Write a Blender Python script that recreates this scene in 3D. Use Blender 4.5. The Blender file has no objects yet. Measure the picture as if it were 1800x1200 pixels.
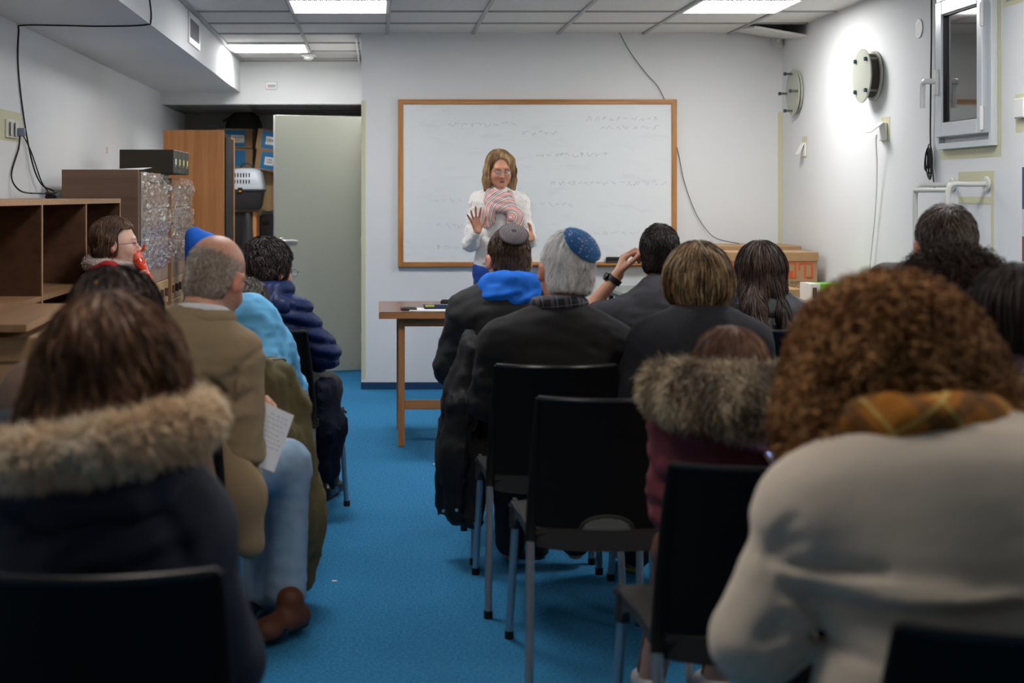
import bpy, math, random
import numpy as np
from mathutils import Vector, Matrix, Euler

S = bpy.context.scene
# ------------------------------------------------------------------ camera, world, exposure
CAMZ, FPX, VX, VY = 1.356, 2500.0, 662.0, 345.0
cd = bpy.data.cameras.new('camera'); cam = bpy.data.objects.new('camera', cd)
S.collection.objects.link(cam); S.camera = cam
cam.location = (0, 0, CAMZ); cam.rotation_euler = (math.radians(90), 0, 0)
cd.sensor_width = 36; cd.lens = 36 * FPX / 1800
cd.shift_x = (900 - VX) / 1800; cd.shift_y = -(600 - VY) / 1800
cd.clip_start = .05
cd.dof.use_dof = True; cd.dof.focus_distance = 7.2; cd.dof.aperture_fstop = 3.2
W = bpy.data.worlds.new('world'); S.world = W; W.use_nodes = True
W.node_tree.nodes['Background'].inputs[0].default_value = (.55, .6, .7, 1)
W.node_tree.nodes['Background'].inputs[1].default_value = .02
S.view_settings.view_transform = 'Standard'; S.view_settings.look = 'None'
S.view_settings.gamma = 1; S.view_settings.exposure = 1.22
S.view_settings.use_curve_mapping = False
LAMP_POWER = 12.0

rnd = random.Random(5)
def at(px, py, D):
    return np.array([(px - VX) / FPX * D, D, CAMZ + (VY - py) / FPX * D])
def lin(c):
    return tuple(((v / 255) / 12.92 if v <= 10.3 else ((v / 255 + .055) / 1.055) ** 2.4) for v in c)

# ------------------------------------------------------------------ materials
MATS = {}
def mat(name, c=(128, 128, 128), rough=.6, metal=0, bump=None, var=None, sheen=0, spec=.5, attr=False,
        alpha=1, trans=0, emit=None, coat=0, stretch=None, sss=0):
    if name in MATS: return MATS[name]
    m = bpy.data.materials.new(name); m.use_nodes = True; MATS[name] = m
    n, l = m.node_tree.nodes, m.node_tree.links
    b = n['Principled BSDF']; C = lin(c) + (1,)
    b.inputs['Base Color'].default_value = C; b.inputs['Roughness'].default_value = rough
    b.inputs['Metallic'].default_value = metal; b.inputs['Specular IOR Level'].default_value = spec
    b.inputs['Sheen Weight'].default_value = sheen; b.inputs['Coat Weight'].default_value = coat
    b.inputs['Alpha'].default_value = alpha; b.inputs['Transmission Weight'].default_value = trans
    if sss:
        b.inputs['Subsurface Weight'].default_value = sss; b.inputs['Subsurface Radius'].default_value = (.012, .005, .003); b.inputs['Subsurface Scale'].default_value = 1
    if emit:
        b.inputs['Emission Color'].default_value = lin(emit[0]) + (1,); b.inputs['Emission Strength'].default_value = emit[1]
    tc = n.new('ShaderNodeTexCoord'); co = tc.outputs['Object']
    if stretch:
        mp = n.new('ShaderNodeMapping'); mp.inputs['Scale'].default_value = stretch
        l.new(co, mp.inputs['Vector']); co = mp.outputs['Vector']
    src = None
    if attr:
        a = n.new('ShaderNodeAttribute'); a.attribute_name = 'Col'; src = a.outputs['Color']
    if var:            # (scale, amount, detail)
        t = n.new('ShaderNodeTexNoise'); t.inputs['Scale'].default_value = var[0]; t.inputs['Detail'].default_value = var[2] if len(var) > 2 else 4
        l.new(co, t.inputs['Vector'])
        r = n.new('ShaderNodeMapRange'); r.inputs['From Min'].default_value = .25; r.inputs['From Max'].default_value = .75
        r.inputs['To Min'].default_value = 1 - var[1]; r.inputs['To Max'].default_value = 1 + var[1]
        l.new(t.outputs['Fac'], r.inputs['Value'])
        mx = n.new('ShaderNodeMix'); mx.data_type = 'RGBA'; mx.blend_type = 'MULTIPLY'; mx.inputs[0].default_value = 1
        if src: l.new(src, mx.inputs[6])
        else: mx.inputs[6].default_value = C
        l.new(r.outputs['Result'], mx.inputs[7]); src = mx.outputs[2]
    if src: l.new(src, b.inputs['Base Color'])
    if bump:           # (scale, strength, distance)
        t = n.new('ShaderNodeTexNoise'); t.inputs['Scale'].default_value = bump[0]; t.inputs['Detail'].default_value = 3
        l.new(co, t.inputs['Vector'])
        bp = n.new('ShaderNodeBump'); bp.inputs['Strength'].default_value = bump[1]
        bp.inputs['Distance'].default_value = bump[2] if len(bump) > 2 else .005
        l.new(t.outputs['Fac'], bp.inputs['Height']); l.new(bp.outputs['Normal'], b.inputs['Normal'])
    return m

def wood(name, c1, c2, axis='z', scale=9, rough=.45):
    """streaky grain running along one axis"""
    if name in MATS: return MATS[name]
    m = bpy.data.materials.new(name); m.use_nodes = True; MATS[name] = m
    n, l = m.node_tree.nodes, m.node_tree.links; b = n['Principled BSDF']; b.inputs['Roughness'].default_value = rough
    tc = n.new('ShaderNodeTexCoord'); mp = n.new('ShaderNodeMapping')
    s = [scale * 4] * 3; s['xyz'.index(axis)] = scale * .22
    mp.inputs['Scale'].default_value = s; l.new(tc.outputs['Object'], mp.inputs['Vector'])
    t = n.new('ShaderNodeTexNoise'); t.inputs['Scale'].default_value = 1.0; t.inputs['Detail'].default_value = 6
    l.new(mp.outputs['Vector'], t.inputs['Vector'])
    r = n.new('ShaderNodeValToRGB'); e = r.color_ramp.elements
    e[0].position = .33; e[0].color = lin(c1) + (1,); e[1].position = .68; e[1].color = lin(c2) + (1,)
    l.new(t.outputs['Fac'], r.inputs['Fac']); l.new(r.outputs['Color'], b.inputs['Base Color'])
    return m

# ------------------------------------------------------------------ objects
def tag(o, label=None, cat=None, group=None, kind=None):
    if label: o['label'] = label
    if cat: o['category'] = cat
    if group: o['group'] = group
    if kind: o['kind'] = kind
    return o
def link(name, data, parent=None):
    o = bpy.data.objects.new(name, data); S.collection.objects.link(o)
    if parent: o.parent = parent
    return o
def thing(name, label, cat, loc=(0, 0, 0), rz=0, group=None):
    o = link(name, None); o.location = loc; o.rotation_euler = (0, 0, rz); o.empty_display_size = .1
    return tag(o, label, cat, group)
def mesh(name, V, F, m, parent=None, smooth=False, col=None, loc=None):
    """V (n,3), F array (m,4)/(m,3) or list of polygons"""
    me = bpy.data.meshes.new(name); V = np.asarray(V, dtype=np.float32)
    if isinstance(F, np.ndarray):
        k = F.shape[1]; nf = len(F)
        me.vertices.add(len(V)); me.vertices.foreach_set('co', V.ravel())
        me.loops.add(nf * k); me.loops.foreach_set('vertex_index', F.astype(np.int32).ravel())
        me.polygons.add(nf); me.polygons.foreach_set('loop_start', np.arange(0, nf * k, k, dtype=np.int32))
        me.polygons.foreach_set('loop_total', np.full(nf, k, dtype=np.int32))
        me.update(calc_edges=True); me.validate()
    else:
        me.from_pydata([tuple(map(float, v)) for v in V], [], F); me.update()
    if smooth and len(me.polygons): me.polygons.foreach_set('use_smooth', np.ones(len(me.polygons), dtype=bool))
    if col is not None:
        a = me.color_attributes.new('Col', 'FLOAT_COLOR', 'POINT')
        cc = np.ones((len(V), 4), dtype=np.float32); cc[:, :3] = col; a.data.foreach_set('color', cc.ravel())
    for mm in (m if isinstance(m, (list, tuple)) else [m]): me.materials.append(mm)
    o = link(name, me, parent)
    if loc is not None: o.location = loc
    return o
class MB:
    """collects boxes, tubes and prisms, builds them as ONE mesh object"""
    def __init__(s): s.v = []; s.f = []; s.mi = []; s.cur = 0
    def add(s, V, F):
        b = len(s.v); s.v += [tuple(map(float, v)) for v in V]
        s.f += [[i + b for i in f] for f in F]; s.mi += [s.cur] * len(F); return s
    def box(s, lo, hi, bev=0, M=None):
        x0, y0, z0 = lo; x1, y1, z1 = hi; b = min(bev, (x1 - x0) / 2.1, (y1 - y0) / 2.1, (z1 - z0) / 2.1)
        if b <= 0:
            V = [(x0, y0, z0), (x1, y0, z0), (x1, y1, z0), (x0, y1, z0), (x0, y0, z1), (x1, y0, z1), (x1, y1, z1), (x0, y1, z1)]
            F = [(3, 2, 1, 0), (4, 5, 6, 7), (0, 1, 5, 4), (1, 2, 6, 5), (2, 3, 7, 6), (3, 0, 4, 7)]
        else:
            V = []; idx = {}
            for sx in (0, 1):
                for sy in (0, 1):
                    for sz in (0, 1):
                        c = [(x0, x1)[sx], (y0, y1)[sy], (z0, z1)[sz]]; d = [b * (1, -1)[sx], b * (1, -1)[sy], b * (1, -1)[sz]]
                        for a in range(3):
                            p = [c[k] + (0 if k == a else d[k]) for k in range(3)]
                            idx[(sx, sy, sz, a)] = len(V); V.append(p)
            F = []
            for a in range(3):
                o1, o2 = [k for k in range(3) if k != a]
                for sd in (0, 1):
                    q = []
                    for u, w in ((0, 0), (1, 0), (1, 1), (0, 1)):
                        k = [0, 0, 0]; k[a] = sd; k[o1] = u; k[o2] = w; q.append(idx[(*k, a)])
                    F.append(q if (sd == 1) != (a == 1) else q[::-1])
            for a in range(3):
                o1, o2 = [k for k in range(3) if k != a]
                for u in (0, 1):
                    for w in (0, 1):
                        k0 = [0, 0, 0]; k1 = [0, 0, 0]; k1[a] = 1; k0[o1] = k1[o1] = u; k0[o2] = k1[o2] = w
                        F.append([idx[(*k0, o1)], idx[(*k0, o2)], idx[(*k1, o2)], idx[(*k1, o1)]])
            for sx in (0, 1):
                for sy in (0, 1):
                    for sz in (0, 1): F.append([idx[(sx, sy, sz, a)] for a in range(3)])
            s.fix = True
        if M is not None: V = [M @ Vector(v) for v in V]
        return s.add(V, F)
    def tube(s, pts, r, n=10, cap=True, closed=False):
        P = [np.array(p, float) for p in pts]; m = len(P); rr = r if hasattr(r, '__len__') else [r] * m
        T = []
        for i in range(m):
            a = P[(i - 1) % m] if closed else P[max(i - 1, 0)]; b = P[(i + 1) % m] if closed else P[min(i + 1, m - 1)]
            t = b - a; T.append(t / (np.linalg.norm(t) + 1e-9))
        u = np.cross(T[0], [0, 0, 1]); u = u if np.linalg.norm(u) > 1e-3 else np.cross(T[0], [1, 0, 0]); u /= np.linalg.norm(u)
        V = []
        for i in range(m):
            u = u - T[i] * np.dot(u, T[i]); u /= np.linalg.norm(u); w = np.cross(T[i], u)
            for k in range(n):
                a = 2 * math.pi * k / n; V.append(P[i] + (u * math.cos(a) + w * math.sin(a)) * rr[i])
        F = []
        for i in range(m if closed else m - 1):
            j = (i + 1) % m
            for k in range(n):
                F.append([i * n + k, i * n + (k + 1) % n, j * n + (k + 1) % n, j * n + k])
        if cap and not closed: F += [list(range(n))[::-1], [(m - 1) * n + k for k in range(n)]]
        return s.add(V, F)
    def disc(s, c, axis, r, h, n=28, bev=0):
        c = np.array(c, float); a = np.array(axis, float); a /= np.linalg.norm(a)
        return s.tube([c, c + a * bev, c + a * (h - bev), c + a * h] if bev else [c, c + a * h], [r - bev, r, r, r - bev] if bev else r, n)
    def poly(s, pts, ext):
        """polygon (3d points, planar) extruded by a vector"""
        n = len(pts); e = np.array(ext, float); V = [np.array(p, float) for p in pts]; V += [v + e for v in V]
        return s.add(V, [list(range(n))[::-1], list(range(n, 2 * n))] + [[i, (i + 1) % n, n + (i + 1) % n, n + i] for i in range(n)])
    def mat(s, i): s.cur = i; return s
    def build(s, name, m, parent=None, smooth=False, loc=None, rot=None):
        import bmesh
        me = bpy.data.meshes.new(name); me.from_pydata(s.v, [], s.f)
        for mm in (m if isinstance(m, (list, tuple)) else [m]): me.materials.append(mm)
        me.polygons.foreach_set('material_index', s.mi)
        bm = bmesh.new(); bm.from_mesh(me); bmesh.ops.recalc_face_normals(bm, faces=bm.faces); bm.to_mesh(me); bm.free()
        if smooth:
            me.polygons.foreach_set('use_smooth', [True] * len(me.polygons))
            try: me.set_sharp_from_angle(angle=math.radians(38))
            except Exception: pass
        o = link(name, me, parent)
        if loc is not None: o.location = loc
        if rot is not None: o.rotation_euler = rot
        return o
def box(name, lo, hi, m, parent=None, bev=0, **k):
    return MB().box(lo, hi, bev).build(name, m, parent, **k)
def struct(o): o['kind'] = 'structure'; return o
def spline(pts, n=8, closed=False):
    P = [np.array(p, float) for p in pts]; m = len(P); out = []
    for i in range(m if closed else m - 1):
        a, b, c, d = [P[(i + k) % m] if closed else P[min(max(i + k, 0), m - 1)] for k in (-1, 0, 1, 2)]
        for k in range(n):
            t = k / n; out.append(.5 * ((2 * b) + (c - a) * t + (2 * a - 5 * b + 4 * c - d) * t * t + (3 * b - a - 3 * c + d) * t ** 3))
    if not closed: out.append(P[-1])
    return out
def text(name, body, size, m, parent, loc, rot, ext=.0004, align='CENTER'):
    c = bpy.data.curves.new(name, 'FONT'); c.body = body; c.size = size; c.align_x = align; c.align_y = 'CENTER'; c.extrude = ext
    c.materials.append(m); tmp = link(name, c); me = bpy.data.meshes.new_from_object(tmp.evaluated_get(bpy.context.evaluated_depsgraph_get())); bpy.data.objects.remove(tmp)
    o = link(name, me, parent); o.location = loc; o.rotation_euler = rot; return o
def copy_tree(o, parent=None):
    c = o.copy(); S.collection.objects.link(c)
    if parent: c.parent = parent
    for ch in o.children: copy_tree(ch, c)
    return c
# ------------------------------------------------------------------ the setting
XL, XR, FW, CH, HW, NB = -1.82, 2.852, 10.0, 2.5, 12.0, 13.5
XC, XS = -.108, -1.15
wallm = mat('wall_paint', (224, 226, 226), .75, bump=(55, .12, .004), var=(1.2, .03, 3))
ceilm = mat('ceiling_tile', (222, 219, 213), .9, bump=(260, .5, .003), var=(180, .1, 2))
barm = mat('ceiling_bar', (172, 170, 166), .5)
carpet = mat('carpet', (58, 136, 186), .95, bump=(260, 1, .008), var=(110, .45, 8), spec=.1)
darkm = mat('void_shade', (12, 12, 12), .9)
tapem = mat('masking_tape', (206, 203, 168), .7)
whitep = mat('white_plastic', (228, 228, 224), .35)
blackm = mat('black_plastic', (18, 18, 19), .4)
blackc = mat('black_cable', (22, 21, 22), .5)
chrome = mat('brushed_metal', (205, 206, 208), .3, .7)

struct(box('floor', (-2.6, -2.2, -.05), (3.2, NB + .1, 0), carpet))
struct(box('wall_left', (XL - .15, -2.2, 0), (XL, NB + .1, 2.7), wallm))
struct(box('wall_right', (XR, -2.2, 0), (XR + .15, FW, 2.7), wallm))
struct(box('wall_rear', (-2.6, -2.35, 0), (3.2, -2.2, 2.7), wallm))
struct(box('wall_front', (XC, FW, 0), (XR + .15, NB + .1, 2.62), wallm))
struct(box('wall_header', (XL, HW, 2.134), (XC, HW + .12, 2.62), wallm))
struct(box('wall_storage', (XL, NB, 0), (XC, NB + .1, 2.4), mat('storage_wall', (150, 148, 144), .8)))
struct(box('wall_soffit', (XL, -2.2, 2.23), (XS, HW, 2.62), wallm))
# ceiling tiles, one sheet, with the gap of the slipped tile
bm_ = MB(); X0, Y0 = .076, 8.81
for i in range(-3, 5):
    for j in range(-19, 9):
        x0, y0 = X0 + .6 * i, Y0 + .6 * j; x1, y1 = min(x0 + .6, XR), y0 + .6
        x0 = max(x0, XS); 
        if x0 >= x1 or y0 > HW or y0 < -2.3: continue
        if i == 4 and j == 1: continue
        bm_.box((x0, y0, CH + .004), (x1, y1, CH + .016))
struct(bm_.build('ceiling', ceilm))
struct(box('ceiling_void_shade', (2.3, 9.0, CH + .1), (XR, FW, CH + .12), darkm))  # near-black sheet stands in for the shade above the tile gap
g = MB()
for i in range(-2, 5): g.box((X0 + .6 * i - .012, -2.2, CH - .006), (X0 + .6 * i + .012, HW if i < 1 else FW, CH + .004))
for j in range(-18, 9):
    y = Y0 + .6 * j; g.box((XS, y - .012, CH - .005), (XR if y < FW else XC, y + .012, CH + .0042))
struct(g.build('ceiling_grid', barm))
struct(MB().box((XS, -2.2, CH - .008), (XS + .02, HW, CH + .004)).box((XL, HW - .02, CH - .3 + .3 - .008), (XC, HW, CH + .004)).build('trim_1', barm))
M_ = Matrix.Translation((2.66, 9.70, CH - .035)) @ Euler((math.radians(5), math.radians(9), math.radians(5))).to_matrix().to_4x4()
tag(MB().box((-.19, -.29, 0), (.19, .29, .014), 0, M_).build('slipped_ceiling_tile', ceilm), 'slipped grey ceiling tile hanging open in the corner above the front wall', 'ceiling tile')
MB_ = MB()
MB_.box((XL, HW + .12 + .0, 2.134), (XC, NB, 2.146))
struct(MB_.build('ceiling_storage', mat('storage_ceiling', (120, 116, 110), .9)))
g = MB()
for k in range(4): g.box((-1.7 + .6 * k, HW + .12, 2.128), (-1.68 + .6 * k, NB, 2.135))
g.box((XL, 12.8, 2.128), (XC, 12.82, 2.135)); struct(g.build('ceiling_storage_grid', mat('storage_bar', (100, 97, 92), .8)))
struct(box('baseboard_front', (XC - .002, FW - .012, 0), (XR, FW, .05), mat('baseboard_carpet', (16, 62, 96), .9)))
struct(MB().box((XC - .002, FW, 0), (XC, NB, .05)).build('baseboard_return', MATS['baseboard_carpet']))
# curtain-like track strips at the recess ceiling
struct(MB().box((XC - .045, FW + .0, CH - .03), (XC - .03, HW, CH)).box((XC - .015, FW, CH - .03), (XC - .002, HW, CH)).build('trim_2', whitep))
# masking tape strips left on the walls
def tape(name, lo, hi, label): tag(box(name, lo, hi, tapem), label, 'tape', 'masking tape left on the walls')
tape('masking_tape', (XC, FW - .0015, .07), (XC + .03, FW, 2.03), 'pale yellow tape strip running down the wall corner beside the open door')
tape('masking_tape', (XR - .03, FW - .0015, .1), (XR - .0, FW - .0001, 1.95), 'pale yellow tape strip running down the room corner right of the whiteboard')
# lamps in the ceiling
lampm = mat('lamp_diffuser', (255, 255, 255), .5, emit=((250, 248, 248), LAMP_POWER))
lampd = mat('lamp_diffuser_dim', (255, 255, 255), .5, emit=((255, 244, 232), LAMP_POWER * .62))  # same panels out of view, dimmed to hold back the foreground exposure
def lamp(i, j, where):
    x, y = X0 + .6 * i, Y0 + .6 * j
    t = thing('ceiling_lamp', 'square white recessed ceiling light panel, lit, ' + where, 'ceiling light', (x + .3, y + .3, CH - .01), 0, 'recessed ceiling lights')
    box('diffuser', (-.28, -.28, .0), (.28, .28, .006), lampd if j < -10 else lampm, t)
    MB().box((-.3, -.3, -.003), (-.28, .3, .006)).box((.28, -.3, -.003), (.3, .3, .006)).box((-.28, -.3, -.003), (.28, -.28, .006)).box((-.28, .28, -.003), (.28, .3, .006)).build('frame', whitep, t)
lamp(-1, -1, 'above the left edge of the whiteboard'); lamp(3, -1, 'near the right wall above the round vent covers')
lamp(-2, 3, 'in the recess above the open door')
for i in (-1, 3):
    for j, w_ in ((-6, 'over the middle rows of the audience'), (-11, 'over the nearest rows of the audience')):
        lamp(i, j, w_ + (', left column', ', right column')[i > 0])

# the door, standing open
d = link('door_1', None); d.location = (-.125, 11.06, 0); d.rotation_euler = (0, 0, math.radians(180 + 19)); struct(d)
doorm = mat('door_paint', (180, 182, 165), .45, bump=(90, .05))
L = .69
o = box('door_leaf', (0, -.02, .012), (L, .02, 1.975), doorm, d, .002)
box('door_edge', (L, -.02, .012), (L + .004, .02, 1.975), mat('door_edge', (205, 205, 200), .4), d)
hm = MB()
hm.disc((L - .05, .021, 1.015), (0, 1, 0), .028, .012, 20, .003)
hm.tube(spline([(L - .05, .03, 1.015), (L - .05, .055, 1.015), (L - .075, .062, 1.016), (L - .12, .058, 1.018), (L - .165, .052, 1.012)], 6), .0125, 10)
hm.build('door_handle', chrome, d, True)
box('door_latch', (L + .003, -.012, .99), (L + .007, .012, 1.1), chrome, d)
o = MB()
for z in (.25, 1.0, 1.75): o.tube([(0, .024, z - .04), (0, .024, z + .04)], .008, 8)
o.build('door_hinge', chrome, d, True)

# whiteboard
wb = thing('whiteboard', 'large whiteboard with a narrow pine frame on the front wall, faint erased writing', 'whiteboard', (1.12, FW, 0))
pine = wood('pine_frame', (158, 98, 42), (196, 140, 78), 'x', 10)
pinev = wood('pine_frame_upright', (158, 98, 42), (196, 140, 78), 'z', 10)
bx0, bx1, bz0, bz1 = .15 - 1.12, 2.105 - 1.12, .862, 2.036
bmn = mat('board_enamel', (232, 236, 236), .22)
_n, _l = bmn.node_tree.nodes, bmn.node_tree.links
_tc = _n.new('ShaderNodeTexCoord'); _mp = _n.new('ShaderNodeMapping'); _mp.inputs['Scale'].default_value = (2.2, 1, 9)
_t = _n.new('ShaderNodeTexNoise'); _t.inputs['Scale'].default_value = 1.6; _t.inputs['Detail'].default_value = 7; _t.inputs['Roughness'].default_value = .65
_r = _n.new('ShaderNodeValToRGB'); _r.color_ramp.elements[0].position = .55; _r.color_ramp.elements[0].color = lin((230, 235, 236)) + (1,)
_r.color_ramp.elements[1].position = .85; _r.color_ramp.elements[1].color = lin((216, 218, 222)) + (1,)
_l.new(_tc.outputs['Object'], _mp.inputs['Vector']); _l.new(_mp.outputs['Vector'], _t.inputs['Vector']); _l.new(_t.outputs['Fac'], _r.inputs['Fac']); _l.new(_r.outputs['Color'], _n['Principled BSDF'].inputs['Base Color'])
box('board_panel', (bx0 + .02, -.022, bz0 + .02), (bx1 - .02, 0, bz1 - .02), bmn, wb)
box('frame_rail', (bx0, -.034, bz1 - .034), (bx1, 0, bz1), pine, wb, .003)
box('frame_rail', (bx0, -.034, bz0), (bx1, 0, bz0 + .034), pine, wb, .003)
box('frame_stile', (bx0, -.0345, bz0 + .002), (bx0 + .036, 0, bz1 - .002), pinev, wb, .003)
box('frame_stile', (bx1 - .036, -.0345, bz0 + .002), (bx1, 0, bz1 - .002), pinev, wb, .003)
box('pen_ledge', (bx0 + .9, -.075, bz0 + .012), (bx1 - .04, -.03, bz0 + .028), pine, wb, .002)
# faint ghost writing on the board
gm = mat('ghost_ink', (206, 206, 216), .35); r_ = random.Random(3)
g = MB()
for (x, z, w) in ((-.62, 1.86, .5), (.35, 1.9, .5), (.45, 1.84, .42), (-.1, 1.8, .22), (.1, 1.45, .8), (-.72, 1.33, .4), (-.7, 1.15, .3), (-.7, 1.0, .34), (.2, 1.1, .6), (-.05, 1.3, .3), (.0, 1.65, .5)):
    u = 0
    while u < w:
        L_ = r_.uniform(.02, .05); p = [(x + u + L_ * k / 4, -.0225, z + r_.uniform(-.016, .016)) for k in range(5)]
        g.tube(spline(p, 4), .0016, 4, False); u += L_ + r_.uniform(.006, .03)
g.build('erased_writing', gm, wb)
er = thing('board_eraser', 'black felt whiteboard eraser lying on the pen ledge', 'eraser', (1.66, FW - .055, bz0 + .0285))
box('felt', (-.055, -.018, 0), (.055, .018, .018), mat('eraser_felt', (58, 56, 56), .95), er, .002); box('grip', (-.056, -.019, .018), (.056, .019, .042), blackm, er, .005)
for x, c in ((1.80, (200, 60, 60)), (1.86, (60, 60, 70))):
    t = thing('marker_pen', 'white marker pen with %s cap on the pen ledge' % ('red' if c[0] > 100 else 'dark'), 'marker', (x, FW - .05, bz0 + .036))
    MB().tube([(-.03, 0, 0), (.025, 0, 0)], .007, 8).build('barrel', whitep, t, True); MB().tube([(.025, 0, 0), (.04, 0, 0)], .0078, 8).build('cap', mat('cap%d' % c[0], c), t, True)

# fittings: vent, panel, smoke detector, sensor
t = thing('air_vent', 'small white louvred air vent on the boxed-in soffit', 'vent', (XS, 8.91, 2.39))
MB().box((0, -.26, -.095), (.012, -.225, .095)).box((0, .225, -.095), (.012, .26, .095)).box((0, -.225, .06), (.012, .225, .095)).box((0, -.225, -.095), (.012, .225, -.06)).build('frame', whitep, t)
g = MB()
for k in range(13): g.box((.001, -.22 + k * .036, -.062), (.009, -.205 + k * .036, .062))
g.build('louvre', mat('vent_grey', (120, 120, 128), .5), t)
t = thing('alarm_panel', 'small white control panel with red light on the wall over the doorway', 'panel', (-.888, HW, 2.29))
box('case', (-.05, -.018, -.032), (.05, 0, .032), whitep, t, .006); box('display', (-.03, -.02, -.018), (.038, -.017, .008), mat('lcd', (140, 152, 158), .3), t); box('indicator', (-.034, -.0205, -.022), (-.026, -.0175, -.015), mat('red_led', (230, 60, 30), .4, emit=((255, 60, 20), 1.0)), t)
t = thing('smoke_detector', 'round white smoke detector on the ceiling beside the recess light', 'smoke detector', (-.545, 11.42, CH - .006))
MB().disc((0, 0, 0), (0, 0, -1), .058, .018, 28, .004).build('base', whitep, t, True); MB().tube([(0, 0, -.018), (0, 0, -.036), (0, 0, -.046)], [.042, .038, .02], 24).build('head', whitep, t, True)
t = thing('motion_sensor', 'small white motion sensor high in the right corner of the front wall', 'sensor', (XR - .04, FW - .03, 2.44))
box('case', (-.035, -.03, -.04), (.035, .03, .04), mat('sensor_white', (205, 203, 198), .5), t, .01); MB().tube([(0, -.028, .01), (0, -.034, -.012)], [.018, .012], 14).build('lens', whitep, t, True)

# round blast-vent covers on the right wall
vcm = mat('vent_cover_paint', (172, 176, 162), .4, bump=(40, .1)); gasket = mat('gasket', (58, 52, 46), .8)
def vent_cover(y, z, gap, bolt, label, a0=45):
    t = thing('vent_cover', label, 'vent cover', (XR, y, z)); R = .155
    MB().disc((-.004, 0, 0), (-1, 0, 0), R - .012, .016, 48, .004).build('wall_flange', vcm, t, True)
    MB().disc((-.018, 0, 0), (-1, 0, 0), R - .03, max(gap, .01), 40).build('gasket', gasket, t, True)
    MB().disc((-.018 - gap, 0, 0), (-1, 0, 0), R, .008, 48, .002).build('cover_plate', vcm, t, True)
    for a in (a0, a0 + 90, a0 + 180, a0 + 270):
        c = (0, math.cos(math.radians(a)) * (R - .03), math.sin(math.radians(a)) * (R - .03))
        b = MB().tube([(-.01, c[1], c[2]), (-.026 - gap - bolt, c[1], c[2])], .008, 8).build('bolt', mat('bolt_steel', (120, 118, 105), .4, .8), t, True)
        MB().tube([(-.026 - gap - bolt + .012, c[1], c[2]), (-.028 - gap - bolt, c[1], c[2])], .013, 6).build('nut', mat('nut_blue', (62, 82, 92), .4, .6), b)
vent_cover(8.13, 2.045, .055, .012, 'round pale green steel vent cover standing off the right wall, nearer the window')
vent_cover(9.63, 2.06, .012, .055, 'round pale green steel vent cover with long bolts beside the room corner', 90)

# switch, socket, blank plate
def on_right(y, z): return (XR, y, z)
tape('masking_tape', (XR - .0015, 9.42, 1.61), (XR, 9.53, 1.755), 'pale tape patch behind the small white switch on the right wall')
t = thing('wall_switch', 'small white switch with raised flap on the right wall near the corner', 'switch', on_right(9.475, 1.668))
box('back_plate', (-.012, -.04, -.045), (-.001, .04, .045), whitep, t, .003)
MB().box((-.004, -.036, -.084), (.0, .036, 0), .001, Matrix.Translation((-.012, 0, .04)) @ Matrix.Rotation(math.radians(28), 4, 'Y')).build('flap', whitep, t)
tape('masking_tape', (XR - .0015, 7.9, 1.66), (XR, 8.03, 1.80), 'pale tape patch behind the socket with the white cable')
t = thing('wall_socket', 'white wall socket with hinged cover held open by a plug, right wall', 'socket', on_right(7.98, 1.718))
box('back_plate', (-.02, -.045, -.05), (-.0015, .045, .05), whitep, t, .004)
MB().box((-.005, -.042, -.09), (.0, .042, 0), .001, Matrix.Translation((-.018, 0, .05)) @ Matrix.Rotation(math.radians(52), 4, 'Y')).build('cover_flap', whitep, t)
tag(MB().tube(spline([(XR - .045, 7.98, 1.70), (XR - .05, 7.98, 1.66), (XR - .03, 8.02, 1.5), (XR - .02, 8.08, 1.25), (XR - .02, 8.16, .98), (XR - .02, 8.2, .78), (XR - .05, 8.3, .756)], 8), .004, 8).build('power_cord', whitep, smooth=True), 'thin white cord hanging from the open socket on the right wall', 'cord')
t = thing('blank_plate', 'round white blank cover plate high on the right wall', 'cover plate', on_right(7.47, 2.237))
MB().disc((-.0005, 0, 0), (-1, 0, 0), .051, .006, 30, .002).build('plate', mat('plate_white', (215, 215, 212), .5), t, True)
MB().disc((-.006, 0, .03), (-1, 0, 0), .004, .002, 8).disc((-.006, 0, -.03), (-1, 0, 0), .004, .002, 8).build('screw', chrome, t)
# hanging black cable with a coiled bundle
cb = [at(1638, -60, 7.28), at(1639, 60, 7.28), at(1640, 170, 7.29), at(1642, 262, 7.29), at(1645, 330, 7.24)]
for c in cb: c[0] = XR - .012
g = MB().tube(spline(cb, 10), .0045, 8)
for k in range(5):
    a = rnd.uniform(-.3, .3); h = rnd.uniform(.05, .085); w = rnd.uniform(.018, .035); c = np.array([XR - .02 - .004 * k, 7.28, 1.53 + rnd.uniform(-.02, .02)])
    g.tube([c + [0, w * math.cos(q) + h * math.sin(a) * math.sin(q), h * math.sin(q)] for q in np.linspace(0, 6.28, 25)[:-1]], .0035, 6, closed=True)
g.tube([(XR - .02, 7.28, 1.555), (XR - .02, 7.28, 1.50)], .016, 8)
tag(g.build('hanging_cable', blackc, smooth=True), 'black cable hanging by the window with a coiled bundle tied halfway', 'cable')

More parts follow.
